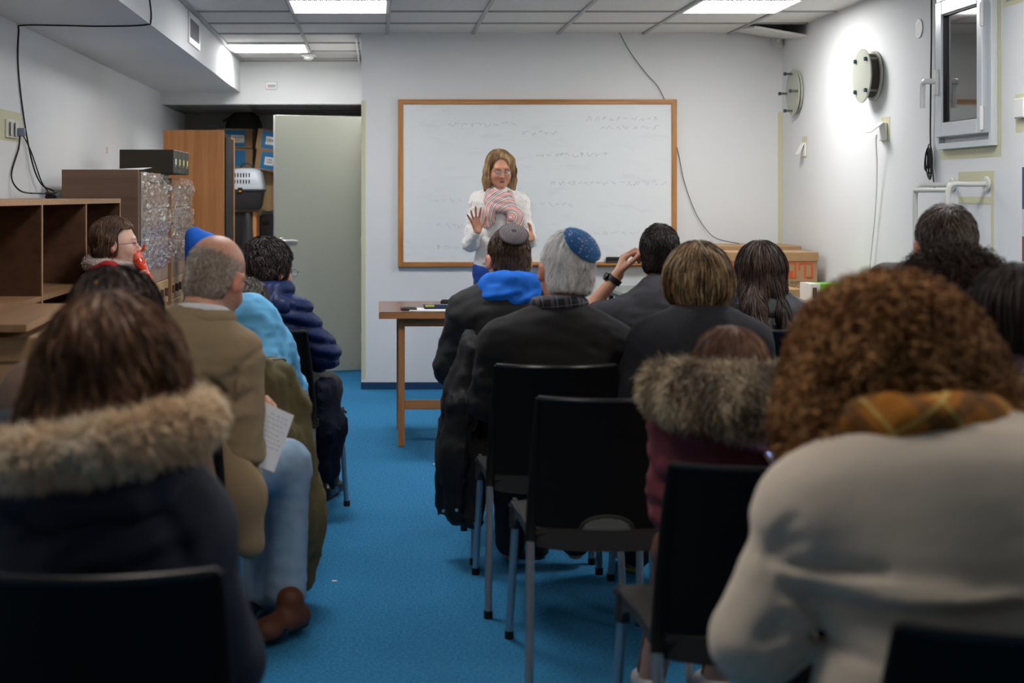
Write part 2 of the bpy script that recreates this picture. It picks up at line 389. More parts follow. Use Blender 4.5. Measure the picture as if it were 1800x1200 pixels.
# window on the right wall
w = link('window_1', None); w.location = (XR, 0, 0); struct(w)
alum = mat('window_frame_white', (206, 212, 216), .3, .15); y0, y1, z0, z1 = 6.53, 7.17, 1.59, 2.36
g = MB()
for (a, b, c, e) in ((y0, y0 + .03, z0, z1), (y1 - .03, y1, z0, z1), (y0 + .03, y1 - .03, z0, z0 + .03), (y0 + .03, y1 - .03, z1 - .03, z1)): g.box((-.03, a, c), (0, b, e), .002)
g.build('window_frame', alum, w)
g = MB(); a0, a1, c0, c1 = y0 + .055, y1 - .035, z0 + .06, z1 - .035
for (a, b, c, e) in ((a0, a0 + .06, c0, c1), (a1 - .075, a1, c0, c1), (a0 + .06, a1 - .075, c0, c0 + .07), (a0 + .06, a1 - .075, c1 - .07, c1)): g.box((-.05, a, c), (-.012, b, e), .004)
sash = g.build('sash', alum, w)
g = MB()
for (a, b, c, e) in ((a0 + .055, a0 + .067, c0 + .06, c1 - .06), (a1 - .082, a1 - .07, c0 + .06, c1 - .06), (a0 + .06, a1 - .075, c0 + .062, c0 + .075), (a0 + .06, a1 - .075, c1 - .075, c1 - .062)): g.box((-.04, a, c), (-.02, b, e))
g.build('window_gasket', blackm, sash)
box('window_pane', (-.026, a0 + .06, c0 + .07), (-.02, a1 - .075, c1 - .07), mat('window_glass_dark', (46, 42, 40), .06, spec=.8, coat=1), sash)
g = MB().box((-.066, a1 - .05, 1.86), (-.05, a1 - .02, 1.99), .004); g.tube(spline([(-.058, a1 - .035, 1.93), (-.095, a1 - .03, 1.93), (-.105, a1 - .005, 1.93), (-.105, a1 + .02, 1.90), (-.105, a1 + .022, 1.80)], 6), .014, 8); g.build('window_handle', whitep, sash, True)
g = MB()
for z in (1.72, 2.2): g.tube([(-.05, a0 + .0, z - .055), (-.05, a0 + .0, z + .055)], .01, 10)
g.build('window_hinge', whitep, sash, True)
for lo, hi, w_ in (((XR - .001, y0 - .04, z0 - .05), (XR, y1 + .03, z0 - .0), 'below the window frame'), ((XR - .001, y0 - .04, z0), (XR, y0, z1), 'up the hinge side of the window frame'), ((XR - .001, y1, z0), (XR, y1 + .03, z1), 'up the handle side of the window frame')): tape('masking_tape', lo, hi, 'pale tape strip running ' + w_)
# escape ladder under the window
lm = mat('ladder_enamel', (206, 208, 200), .3)
t = thing('wall_ladder', 'pale enamelled escape ladder with curved top rails below the window', 'ladder', (XR, 6.83, 0))
for dy in (.2, -.2):
    MB().tube(spline([(-.012, dy, 1.413), (-.10, dy, 1.413), (-.165, dy, 1.413), (-.185, dy, 1.395), (-.19, dy, 1.36)], 6) + [np.array((-.19, dy, .03))], .0125, 12).build('side_rail', lm, t, True)
    MB().disc((-.001, dy, 1.413), (-1, 0, 0), .036, .014, 24, .004).build('flange', lm, t, True)
for k in range(5): MB().tube([(-.19, -.2, 1.385 - .31 * k), (-.19, .2, 1.385 - .31 * k)], .0115, 10).build('rung', lm, t, True)
for lo, hi, lab in (((XR - .001, 6.57, 1.43), (XR, 6.97, 1.475), 'pale tape strip across the wall above the ladder top'), ((XR - .001, 6.57, .95), (XR, 6.60, 1.43), 'pale tape strip running down the wall at the ladder side'), ((XR - .001, 6.60, 1.32), (XR, 6.97, 1.355), 'pale tape strip across the wall behind the ladder rails'), ((XR - .001, 6.6, .95), (XR, 6.97, 1.0), 'pale tape strip low behind the ladder')): tape('masking_tape', lo, hi, lab)
tape('masking_tape', (XR - .001, 6.2, 1.64), (XR, 6.345, 1.81), 'pale tape patch behind the thermostat box at the right edge')
t = thing('junction_box', 'white plastic box on a tape patch at the right edge of the wall', 'box', on_right(6.27, 1.745))
box('case', (-.025, -.05, -.045), (-.001, .045, .045), whitep, t, .006)
t = thing('wall_poster', 'blue, pale and red printed poster at the far right of the wall', 'poster', on_right(6.1, 1.27))
g = MB().mat(0).box((-.003, -.3, .03), (-.001, .178, .215)).mat(1).box((-.003, -.3, -.09), (-.001, .178, .03)).mat(2).box((-.003, -.3, -.2), (-.001, .178, -.09))
g.build('sheet', [mat('poster_blue', (30, 62, 140), .4), mat('poster_pale', (206, 200, 215), .4), mat('poster_red', (160, 28, 44), .4)], t)
t = thing('wall_notice', 'small pale green notice taped high on the right wall past the window', 'notice', on_right(6.28, 2.3))
box('sheet', (-.002, -.1, -.065), (-.0012, .16, .1), mat('notice_green', (150, 165, 150), .5), t); box('tape_border', (-.0012, -.12, -.085), (-.0004, .19, .12), tapem, t)

# front wall black cable
c1 = [at(1088, 56, 9.98), at(1108, 92, 9.98), at(1135, 128, 9.98), at(1155, 150, 9.98), at(1168, 175, 9.97)]
c2 = [at(1180, 215, 9.955), at(1187, 248, 9.993), at(1193, 272, 9.985), at(1203, 320, 9.98), at(1222, 372, 9.98), at(1243, 405, 9.97), at(1262, 420, 9.9), at(1300, 428, 9.6)]
c2[0] = at(1180, 215, 9.993)
tag(MB().tube(spline(c1 + [at(1172, 190, 9.993)] + c2, 6), .0026, 6).build('wall_cable', blackc, smooth=True), 'thin black cable running from the ceiling behind the whiteboard to the cartons', 'cable')

# left wall: soffit cable, switch block
D_ = 7.21
g = MB()
pts = [(XS + .006, 7.0, 2.5), (XS + .007, 7.15, 2.36), (XS + .006, D_, 2.25), (XS - .03, D_, 2.224), (-1.4, D_, 2.218), (-1.6, D_, 2.222), (XL + .02, D_, 2.222), (XL + .006, D_, 2.19), (XL + .006, 7.2, 2.0), (XL + .008, 7.33, 1.72), (XL + .02, 7.45, 1.52), (XL + .03, 7.6, 1.42), (-1.76, 7.75, 1.385), (-1.74, 7.6, 1.372), (-1.75, 7.35, 1.371), (-1.78, 7.1, 1.385), (XL + .01, 7.05, 1.46), (XL + .008, 7.2, 1.6), (XL + .008, 7.22, 1.67)]
g.tube(spline(pts, 8), .0045, 6)
g.tube(spline([(XL + .008, 7.24, 1.67), (XL + .01, 7.3, 1.66), (XL + .03, 7.38, 1.58), (-1.77, 7.5, 1.44), (-1.74, 7.55, 1.372), (-1.72, 7.35, 1.3715), (-1.75, 7.2, 1.3715)], 8), .004, 6)
tag(g.build('looped_cable', blackc, smooth=True), 'black cable crossing under the soffit and hanging in loops on the left wall', 'cable')
tape('masking_tape', (XL, 6.7, 1.63), (XL + .001, 7.28, 1.78), 'pale tape patch behind the switch block on the left wall')
t = thing('switch_block', 'white double switch and socket block on the left wall', 'switch', (XL, 7.08, 1.69))
box('back_plate', (.001, -.12, -.045), (.014, .1, .045), whitep, t, .003)
for y in (-.07, .02): MB().box((0, -.03, -.035), (.006, .03, .035), .002, Matrix.Translation((.018, y, 0)) @ Matrix.Rotation(.2, 4, 'Z')).build('rocker', whitep, t)
box('plug', (.014, .06, -.03), (.05, .1, .01), mat('plug_grey', (120, 130, 150), .5), t, .004)

# ------------------------------------------------------------------ left side furniture
chip = wood('chipboard_brown', (74, 46, 26), (96, 62, 36), 'y', 5, .6); chipe = mat('chipboard_edge', (166, 128, 90), .7, var=(60, .15))
topw = wood('shelf_top_laminate', (132, 98, 68), (154, 118, 84), 'y', 5, .4)
sx0, sx1, sy0, sy1, sz = XL + .01, -1.36, 5.05, 7.56, 1.345
t = thing('open_shelf_unit', 'long brown wooden cubby shelf unit along the left wall', 'shelf unit', ((sx0 + sx1) / 2, (sy0 + sy1) / 2, 0))
ox, oy = (sx0 + sx1) / 2, (sy0 + sy1) / 2
def sb(n, lo, hi, m): return box(n, (lo[0] - ox, lo[1] - oy, lo[2]), (hi[0] - ox, hi[1] - oy, hi[2]), m, t)
sb('top_board', (sx0, sy0, sz - .024), (sx1 - .003, sy1, sz), topw); sb('edge_strip', (sx1 - .003, sy0, sz - .024), (sx1, sy1, sz), chipe)
sb('back_panel', (sx0, sy0, .02), (sx0 + .012, sy1, sz - .024), chip)
for y in (sy0, 5.78, 6.66, sy1 - .018):
    sb('divider', (sx0 + .012, y, .02), (sx1 - .004, y + .018, sz - .024), chip); sb('edge_strip', (sx1 - .004, y, .02), (sx1, y + .018, sz - .024), chipe)
for z in (.02, .44, .93): sb('shelf_board', (sx0 + .012, sy0 + .018, z), (sx1 - .002, sy1 - .02, z + .02), topw)
tt = thing('cable_clip', 'small black plastic clip lying on the shelf unit top', 'clip', (-1.62, 7.1, sz))
MB().tube([(math.cos(a) * .028, math.sin(a) * .04, .022 + .006 * math.sin(2 * a)) for a in np.linspace(0, 6.28, 20)[:-1]], .007, 6, closed=True).build('loop', blackm, tt, True)
box('foot', (-.03, -.03, 0), (.03, .03, .016), blackm, tt, .004)
# loose board and crumpled carton in front of it
card = mat('cardboard', (168, 134, 96), .85, bump=(30, .15), var=(4, .1)); carde = mat('cardboard_dark', (140, 108, 74), .85)
t = thing('loose_board', 'loose brown shelf board lying on cartons below the shelf unit', 'board', (-1.18, 4.62, .955), math.radians(3))
MB().box((-.15, -.42, 0), (.12, .42, .022)).build('board', topw, t); box('edge_strip', (.12, -.42, 0), (.123, .42, .022), chipe, t)
def carton(lo, hi, label, m=card, flaps=True, group=None, rz=0, lid=False):
    cx, cy = (lo[0] + hi[0]) / 2, (lo[1] + hi[1]) / 2; t = thing('cardboard_carton', label, 'carton', (cx, cy, lo[2]), rz, group)
    w, d_, h = (hi[0] - lo[0]) / 2, (hi[1] - lo[1]) / 2, hi[2] - lo[2]
    MB().box((-w, -d_, 0), (w, d_, h), .004).build('body', m, t)
    if lid: MB().box((-w - .006, -d_ - .006, h - .055), (w + .006, d_ + .006, h + .004), .003).build('lid', m, t)
    if flaps: MB().box((-w, -.025, h), (w, .025, h + .0015)).build('packing_tape', mat('packing_tape', (176, 150, 104), .25), t)
    return t
t = carton((-1.33, 4.3, 0), (-1.0, 4.8, .93), 'tall crumpled open cardboard carton at the left behind the seated audience', flaps=False)
for k, (sx, sy, rx) in enumerate(((-1, -1, 24), (1, -1, 35))):
    MB().box((-.075, -.003, 0), (.075, .003, .15), 0, Matrix.Translation((sx * .085, -.255, .86)) @ Matrix.Rotation(math.radians(180 + rx), 4, 'X')).build('flap', carde, t)
# furniture carton stacks in film
brownp = wood('walnut_panel', (116, 88, 68), (142, 110, 88), 'x', 4, .5)
film = mat('stretch_film', (236, 230, 222), .12, alpha=.34, coat=1, spec=1)
# crease normals for the film; whitish crinkle highlights are put into its opacity
_n, _l = film.node_tree.nodes, film.node_tree.links
_tc = _n.new('ShaderNodeTexCoord'); _mp = _n.new('ShaderNodeMapping'); _mp.inputs['Rotation'].default_value = (.6, .1, .3); _mp.inputs['Scale'].default_value = (8, 6, 26)
_t = _n.new('ShaderNodeTexNoise'); _t.inputs['Scale'].default_value = 1; _t.inputs['Detail'].default_value = 5; _t.inputs['Distortion'].default_value = 2.2
_b = _n.new('ShaderNodeBump'); _b.inputs['Strength'].default_value = 1; _b.inputs['Distance'].default_value = .06
_l.new(_tc.outputs['Object'], _mp.inputs['Vector']); _l.new(_mp.outputs['Vector'], _t.inputs['Vector']); _l.new(_t.outputs['Fac'], _b.inputs['Height']); _l.new(_b.outputs['Normal'], _n['Principled BSDF'].inputs['Normal'])
_r = _n.new('ShaderNodeMapRange'); _r.inputs['From Min'].default_value = .42; _r.inputs['From Max'].default_value = .64; _r.inputs['To Min'].default_value = .1; _r.inputs['To Max'].default_value = .9
_l.new(_t.outputs['Fac'], _r.inputs['Value']); _l.new(_r.outputs['Result'], _n['Principled BSDF'].inputs['Alpha'])
def film_shell(x0, y0, z0, x1, y1, z1, parent, seed):
    g = np.random.default_rng(seed); ny, nz = 40, 90; V = []; F = []
    Z = np.linspace(z0, z1, nz); Y = np.linspace(y0, y1, ny); ph = g.uniform(0, 6, 12)
    for z in Z:
        for y in Y:
            b = .008 + .012 * abs(math.sin((z - z0) / .19 * math.pi)) + .004 * math.sin(31 * y + 55 * z + ph[0]) + .004 * math.sin(70 * y - 38 * z + ph[1]) + .003 * math.sin(120 * z + 40 * y * math.sin(7 * z) + ph[2])
            V.append((x1 + max(b, .002), y, z))
    F = np.array([[i * ny + j, i * ny + j + 1, (i + 1) * ny + j + 1, (i + 1) * ny + j] for i in range(nz - 1) for j in range(ny - 1)])
    return mesh('stretch_film', V, F, film, parent, True)
innerc = mat('wrapped_carton', (142, 114, 92), .7, var=(12, .25))
for (ya, yb, hh, lab) in ((7.83, 8.93, 1.49, 'nearer stack of flat cartons wrapped in clear film behind the girl'), (8.97, 10.05, 1.47, 'farther stack of flat cartons wrapped in clear film beside the wardrobe')):
    t = thing('wrapped_pallet_stack', lab, 'wrapped cartons', (-1.51, (ya + yb) / 2, 0), 0, 'film wrapped carton stacks'); c = np.array([-1.51, (ya + yb) / 2, 0]); r_ = random.Random(int(ya * 10))
    hd = (yb - ya) / 2; box('wooden_skid', (-.2, -hd, 0), (.2, hd, .1), topw, t)
    z = .1; k = 0
    while z < hh - .05:
        h = .148; box('carton', (-.2 + r_.uniform(0, .006), -hd + .004, z + .002), (.2 + r_.uniform(-.006, .004), hd - .004, min(z + h, hh)), innerc if z > .8 else card, t, .004); z += h; k += 1
        if z < .9:
            g = MB()
            for q in range(6): g.tube([(.2 + .008, -hd + .12 + q * .17, z - .1), (.2 + .008, -hd + .12 + q * .17, z - .05)], .014, 6)
            g.build('hand_hole', mat('hand_hole', (80, 56, 36), .9), t)
    o = film_shell(0, -hd, .93, 0, hd, hh + .004, t, int(ya * 7)); o.location = (.2, 0, 0)
    box('corner_board', (.19, -hd - .01, .1), (.216, -hd + .03, hh), mat('corner_board', (150, 104, 66), .7) if ya > 8 else mat('corner_board_clear', (150, 138, 124), .4), t)
t = thing('furniture_carton', 'flat dark walnut coloured carton standing across the front of the wrapped cartons', 'carton', (-1.52, 7.80, 0))
box('body', (-.205, -.012, .0), (.215, .012, 1.503), brownp, t, .002)
t = thing('paper_sheet', 'white paper sheet lying on top of the wrapped cartons', 'paper', (-1.42, 8.0, 1.499))
MB().add([(-.12, -.1, .004), (.12, -.13, .004), (.14, .1, .02), (-.1, .12, .004), (-.12, -.1, .006), (.12, -.13, .006), (.14, .1, .022), (-.1, .12, .006)], [(3, 2, 1, 0), (4, 5, 6, 7), (0, 1, 5, 4), (1, 2, 6, 5), (2, 3, 7, 6), (3, 0, 4, 7)]).build('sheet', mat('paper', (225, 225, 222), .8), t)
# black box files
bf = mat('box_file_olive', (50, 45, 34), .6); 
for k, w_ in enumerate(('nearest the shelf unit', 'second in the row', 'third in the row', 'last in the row by the wardrobe')):
    t = thing('box_file', 'black box file lying on the wrapped cartons, ' + w_, 'box file', (-1.40, 8.74 + .178 * k, 1.496), 0, 'box files on the wrapped cartons')
    box('case', (-.165, -.086, 0), (.165, .086, .145), bf, t, .004); box('spine_label', (.165, -.012, .055), (.1665, .03, .09), mat('label_yellow', (222, 205, 120), .6) if k != 0 else whitep, t); box('clasp', (.165, -.05, .04), (.17, -.03, .05), chrome, t)
t = thing('masking_tape_tab', 'small yellow tape tab on the left wall above the box files', 'tape', (XL, 9.6, 1.6)); box('tab', (.0005, -.03, .045), (.0015, .03, .09), tapem, t)
# wardrobe
orange = wood('beech_laminate', (190, 124, 70), (208, 144, 88), 'z', 7, .4)
t = thing('wardrobe', 'tall orange beech wardrobe seen side-on left of the open door', 'wardrobe', (-1.31, 10.6, 0))
box('side_panel', (-.235, -.30, .0), (.205, -.275, 1.836), orange, t, .002); box('side_panel', (-.235, .255, .0), (.225, .28, 1.80), orange, t, .002)
box('top_panel', (-.235, -.275, 1.79), (.2, .255, 1.82), blackm, t); box('back_panel', (-.235, -.275, .02), (-.222, .255, 1.79), blackm, t)
box('door', (.2, -.272, .03), (.218, .25, 1.785), mat('wardrobe_black', (30, 27, 25), .5), t, .002); box('bottom_panel', (-.222, -.275, .03), (.2, .255, .06), blackm, t)
# storage items
def archive(px, py, w, h, D, lab, tilt, seed, labtxt=None):
    c = at(px, py, D); t = thing('archive_box', lab, 'box', tuple(c), 0, 'blue archive boxes in the storage recess'); t.rotation_euler = (0, math.radians(tilt), 0)
    W_, H_ = w * D / FPX / 2, h * D / FPX / 2
    box('carton', (-W_, 0, -H_), (W_, .34, H_), card, t, .003); box('blue_print', (-W_ * .55 if seed % 2 else -W_ * .9, -.002, -H_ * .85), (W_ * (.92 if seed % 2 else .6), 0, H_ * .85), mat('archive_blue', (0, 116, 172), .5), t)
    if labtxt is not None:
        lx, lz = (.15 * W_, -.05 * H_); box('label', (lx - W_ * .38, -.004, lz - H_ * .4), (lx + W_ * .38, -.002, lz + H_ * .4), whitep, t)
        text('label_print', labtxt, .04 if len(labtxt) < 6 else .022, mat('ink', (60, 60, 66), .7), t, (lx, -.0045, lz), (math.pi / 2, 0, 0))
a_ = archive(413, 243, 62, 34, 12.9, 'tan and blue archive box at the top behind the wardrobe', 1, 2, 'ARCHIVE\n62 71'); 
archive(413, 278, 62, 34, 12.9, 'tan and blue archive box second from the top behind the wardrobe', 1, 2)
archive(472, 246, 42, 36, 12.7, 'tilted tan and blue archive box labelled 10840, beside the open door', 8, 1, '10840')
archive(470, 282, 42, 36, 12.7, 'tilted tan and blue archive box with printed label below the 10840 box', 8, 1, '5 988\n10849')
t = thing('round_black_bag', 'round black bag leaning on the storage recess wall above the boxes', 'bag', tuple(at(428, 225, 13.2)))
MB().disc((0, 0, 0), (0, 1, 0), .17, .12, 40, .03).build('shell', mat('bag_black', (44, 41, 40), .7), t, True); MB().tube(spline([(-.19, -.01, .06), (-.08, -.015, .12), (.05, -.015, .14), (.15, -.012, .1)], 5), .008, 6).build('strap', blackm, t, True)
t = thing('large_carton', 'large plain tan carton behind the pet carrier', 'carton', tuple(at(472, 334, 12.95))); box('body', (-.12, 0, -.19), (.13, .3, .175), card, t, .004); box('packing_tape', (-.02, -.0012, -.19), (.02, 0, .175), mat('packing_tape2', (176, 150, 104), .3), t)
# support cabinets
t = thing('low_cabinet', 'dark cabinet with orange side panel under the pet carrier', 'cabinet', (-1.22, 12.3, 0)); zt = at(0, 368, 12.1)[2]
box('top_board', (-.2, -.25, zt - .02), (.22, .3, zt), topw, t, .002); box('side_panel', (.17, -.24, 0), (.2, .3, zt - .02), orange, t); box('front', (-.2, -.24, 0), (.17, .3, zt - .02), mat('cabinet_black', (22, 20, 19), .5), t)
t = thing('black_crate', 'plain black case standing beside the low cabinet near the door', 'case', tuple(at(468, 410, 12.4) * [1, 1, 0])); zc = at(0, 378, 12.4)[2]
box('body', (-.06, 0, 0), (.18, .4, zc), mat('crate_black', (26, 25, 25), .6), t, .01); box('handle', (-.03, -.01, zc - .08), (.03, .01, zc - .05), blackm, t, .004)
t = thing('guitar_bag', 'narrow black padded bag leaning beside the wardrobe', 'bag', (-1.04, 11.5, 0))
MB().tube([(0, 0, .02), (0, .0, .3), (0, 0, .7), (.0, .02, .95), (.0, .03, 1.12), (-.01, .04, 1.22)], [.07, .08, .075, .05, .035, .02], 14).build('shell', mat('bag_black2', (34, 34, 36), .6), t, True)
box('zip_pull', (.06, -.03, .8), (.075, -.02, .85), chrome, t)
# pet carrier
c = at(434, 368, 12.15); t = thing('pet_carrier', 'pet carrier with pale grey slotted top and dark grey base on the low cabinet', 'pet carrier', tuple(c), math.radians(0))
gt = mat('carrier_grey', (178, 186, 194), .4); gb = mat('carrier_dark', (50, 48, 48), .5)
def rrect(w, d, z, r, n=6):
    o = []
    for cx, cy, a0 in ((w - r, d - r, 0), (-w + r, d - r, 90), (-w + r, -d + r, 180), (w - r, -d + r, 270)):
        for k in range(n + 1): a = math.radians(a0 + 90 * k / n); o.append((cx + r * math.cos(a), cy + r * math.sin(a), z))
    return o
def loft(name, rings, m, parent, off=(0, 0, 0)):
    n = len(rings[0]); V = [tuple(np.array(p) + off) for r in rings for p in r]; F = []
    for i in range(len(rings) - 1):
        for k in range(n): F.append([i * n + k, i * n + (k + 1) % n, (i + 1) * n + (k + 1) % n, (i + 1) * n + k])
    F += [list(range(n))[::-1], list(range((len(rings) - 1) * n, len(rings) * n))]
    return MB().add(V, F).build(name, m, parent, True)
loft('base_shell', [rrect(.11, .14, .0, .03), rrect(.125, .155, .03, .04), rrect(.145, .175, .155, .04), rrect(.155, .185, .157, .04), rrect(.155, .185, .172, .04)], gb, t)
top_ = loft('top_shell', [rrect(.15, .18, .172, .04), rrect(.152, .182, .19, .04), rrect(.14, .168, .26, .045), rrect(.125, .15, .32, .05), rrect(.1, .13, .345, .05), rrect(.05, .08, .352, .04)], gt, t)
g = MB()
for row in range(2):
    for k in range(7):
        z = .215 + row * .055; y = -.1785 + (z - .19) * .20; g.box((-.115 + k * .024, y - .003, z), (-.104 + k * .024, y + .012, z + .038), .002)
g.build('slot', blackm, top_)
box('latch', (-.06, -.192, .14), (-.02, -.18, .185), blackm, t, .003); box('badge', (-.05, -.194, .15), (-.03, -.192, .16), mat('badge_orange', (230, 140, 40), .5), t)
MB().tube(spline([(-.05, 0, .35), (-.04, 0, .385), (.0, 0, .395), (.04, 0, .385), (.05, 0, .35)], 6), .009, 8).build('carry_handle', gb, t, True)
# blue sack by the wrapped cartons
# ------------------------------------------------------------------ front tables
tw = wood('table_laminate', (104, 70, 52), (126, 88, 66), 'x', 5, .25); te = wood('table_beech', (160, 104, 58), (184, 128, 78), 'x', 8); tl = wood('table_leg_beech', (160, 104, 58), (184, 128, 78), 'z', 8)
TZ = .735
t = thing('wooden_table', 'brown wooden table with beech legs in front of the whiteboard', 'table', (.78, 8.03, 0))
box('tabletop', (-.765, -.40, TZ - .004), (.765, .40, TZ), tw, t); box('edge_band', (-.768, -.403, TZ - .036), (.768, .403, TZ - .004), te, t, .002)
for sx in (-1, 1):
    for sy in (-1, 1): box('leg', (sx * .645 - .018, sy * .3 - .025, 0), (sx * .645 + .018, sy * .3 + .025, TZ - .036), tl, t, .003)
    box('side_stretcher', (sx * .645 - .012, -.275, .2), (sx * .645 + .012, .275, .25), te, t, .002)
for sy in (-1, 1): box('apron', (-.627, sy * .3 - .01, TZ - .085), (.627, sy * .3 + .01, TZ - .036), te, t, .002)
box('stretcher', (-.627, -.312, .2), (.627, -.288, .25), te, t, .002)
gt2 = mat('grey_table_top', (150, 156, 148), .25); 
t = thing('grey_table', 'grey topped table in the right corner carrying cartons', 'table', (2.18, 8.75, 0))
box('tabletop', (-.6, -1.15, TZ - .025), (.655, 1.15, TZ), gt2, t, .003); box('edge_band', (-.602, -1.152, TZ - .045), (.657, 1.152, TZ - .025), mat('table_edge_dark', (70, 66, 62), .5), t)
for sx in (-1, 1):
    for sy in (-1, 1): MB().tube([(sx * .56, sy * 1.08, 0), (sx * .56, sy * 1.08, TZ - .045)], .018, 10).build('leg', mat('leg_grey', (90, 90, 92), .4, .6), t, True)
# things on the wooden table
paper = mat('paper', (225, 225, 222), .8)
def sheet(x, y, w, d, rz, label, z=TZ + .0005, m=paper, group=None):
    o = box('paper_sheet', (-w / 2, -d / 2, 0), (w / 2, d / 2, .0012), m, loc=(x, y, z)); o.rotation_euler[2] = rz; return tag(o, label, 'paper', group)
q = at(768, 545, 7.85); sheet(q[0], 7.8, .21, .29, 1.45, 'white paper sheet under the blue notebook on the wooden table')
t = thing('notebook', 'dark blue notebook with yellow markings on the wooden table', 'notebook', (.335, 7.86, TZ + .002), .05)
box('cover', (-.075, -.04, 0), (.075, .04, .022), mat('note_blue', (24, 44, 82), .4), t, .003); box('yellow_tab', (-.07, -.0408, .012), (-.02, -.0395, .0225), mat('note_yellow', (190, 184, 60), .5), t)
t = thing('glasses_case', 'small black glasses case at the back of the wooden table', 'case', (.41, 8.12, TZ))
MB().tube([(-.045, 0, .017), (-.035, 0, .017), (.035, 0, .017), (.045, 0, .017)], [.008, .0165, .0165, .008], 12).build('shell', blackm, t, True); box('lining', (-.03, -.018, .012), (.03, -.0165, .016), mat('lining', (60, 60, 60), .8), t)
t = thing('phone', 'dark grey phone lying on the left end of the wooden table', 'phone', (.175, 7.78, TZ), .2)
box('body', (-.042, -.03, 0), (.042, .03, .015), mat('phone_grey', (70, 70, 74), .35), t, .005); box('screen', (-.03, -.022, .0152), (.03, .022, .0158), blackm, t)
r_ = random.Random(8)
for k in range(5): sheet(1.24 + r_.uniform(-.08, .12), 8.05 + r_.uniform(-.12, .16), .21, .29, r_.uniform(-1.2, 1.2), 'white sheet in the loose paper heap on the wooden table, ' + ('lowest', 'second from below', 'middle one', 'second from the top', 'topmost')[k], TZ + .001 + .0022 * k, group='loose papers on the wooden table')
# cartons on the grey table
def lettering(body, size, m, par, x, z, y, **k): return text('printed_text', body, size, m, par, (x, y, z), (math.pi / 2, 0, 0), **k)
om = mat('print_orange', (206, 84, 34), .6); ink = mat('print_ink', (80, 66, 52), .7)
t = carton((2.22, 9.0, TZ), (2.79, 9.32, TZ + .265), 'brown archive carton with orange lettering on the grey table', flaps=False, lid=True)
H0 = .21; hw = .285; g = MB(); Y = -.1615
def rect(x0, z0, x1, z1): g.box((x0, Y - .0001 * len(g.v) / 8, z0), (x1, Y + .0012, z1))
rect(-.25, .105, -.24, .205)                                     # thin first stroke
# blocky orange letters
for x in (.0,): rect(x, .105, x + .012, .205)
rect(.03, .195, .085, .205); rect(.075, .15, .085, .205); rect(.03, .105, .09, .12); rect(.045, .12, .075, .165)
rect(.095, .195, .15, .205); rect(.14, .105, .15, .205); rect(.095, .105, .15, .112); rect(.095, .112, .13, .15)
rect(.165, .155, .175, .205); rect(.165, .195, .2, .205); rect(.2, .105, .21, .205); rect(.215, .105, .25, .115); rect(.245, .105, .255, .205); rect(.215, .195, .255, .205)
g.build('orange_logo', om, t)
lettering('KRAVITZ ' + 'עסקים'[::-1], .032, ink, t, .09, .075, Y); lettering('*9147777', .022, ink, t, .1, .045, Y); lettering('www.kravitz.co.il', .016, ink, t, .1, .018, Y)
carton((2.12, 9.4, TZ), (2.80, 9.85, TZ + .29), 'open brown carton behind the lettered carton, flap bent', flaps=False, lid=True)
t = thing('green_carton', 'bright green and white printed carton on the grey table', 'box', (2.665, 8.33, TZ + .013), .04)
box('body', (-.155, -.09, 0), (.15, .09, .1), mat('green_print', (104, 190, 32), .4, var=(6, .1)), t, .002); box('white_end', (-.157, -.0915, .001), (-.1, .0915, .101), whitep, t); box('barcode', (-.145, -.0925, .02), (-.12, -.0915, .08), ink, t)
for k in range(3):
    o = carton((2.28 + .03 * k, 8.16 - .02 * k, TZ + .004 * k), (2.80 + .01 * k, 8.58, TZ + .004 * k + .0035), 'flattened brown carton under the green box, ' + ('lowest', 'middle', 'topmost')[k] + ' of three', flaps=False, group='flattened cartons on the grey table'); 
t = thing('folded_flyer', 'white folded flyer with dark blue picture in front of the green box', 'flyer', (2.60, 7.95, TZ), -.2)
MB().add([(-.075, 0, 0), (.09, 0, 0), (.05, .01, .05), (-.02, .02, .095), (-.085, .015, .085), (-.075, .003, 0), (.09, .003, 0), (.05, .013, .05), (-.02, .023, .095), (-.085, .018, .085)], [(0, 1, 2, 3, 4), (9, 8, 7, 6, 5), (0, 5, 6, 1), (1, 6, 7, 2), (2, 7, 8, 3), (3, 8, 9, 4), (4, 9, 5, 0)]).build('sheet', paper, t)
MB().box((-.05, -.0, .028), (-.005, .001, .07), 0, Matrix.Translation((0, -.0035, 0)) @ Matrix.Rotation(-.18, 4, 'X')).build('picture', mat('flyer_blue', (24, 36, 70), .5), t)
t = thing('wire_hangers', 'tangle of thin white wire hangers lying before the lettered carton', 'hanger', (2.36, 8.8, TZ + .065)); t['category'] = 'hanger'
g = MB(); r_ = random.Random(4)
for k in range(4):
    a = r_.uniform(-.6, .6); p = [(.16 * math.cos(q + a) * (1 if k % 2 else .8), .07 * math.sin(q + a), .004 * k + .01 * math.sin(2 * q + k)) for q in np.linspace(0, 6.28, 16)[:-1]]
    g.tube(spline(p, 2, True), .0035, 6, closed=True)
g.tube(spline([(-.02, 0, .01), (-.03, 0, .03), (-.015, 0, .045), (0, 0, .04)], 5), .0035, 6)
g.build('wire', whitep, t, True)
carton((2.2, 8.68, TZ), (2.6, 8.95, TZ + .055), 'low brown carton under the white wire hangers', flaps=False)

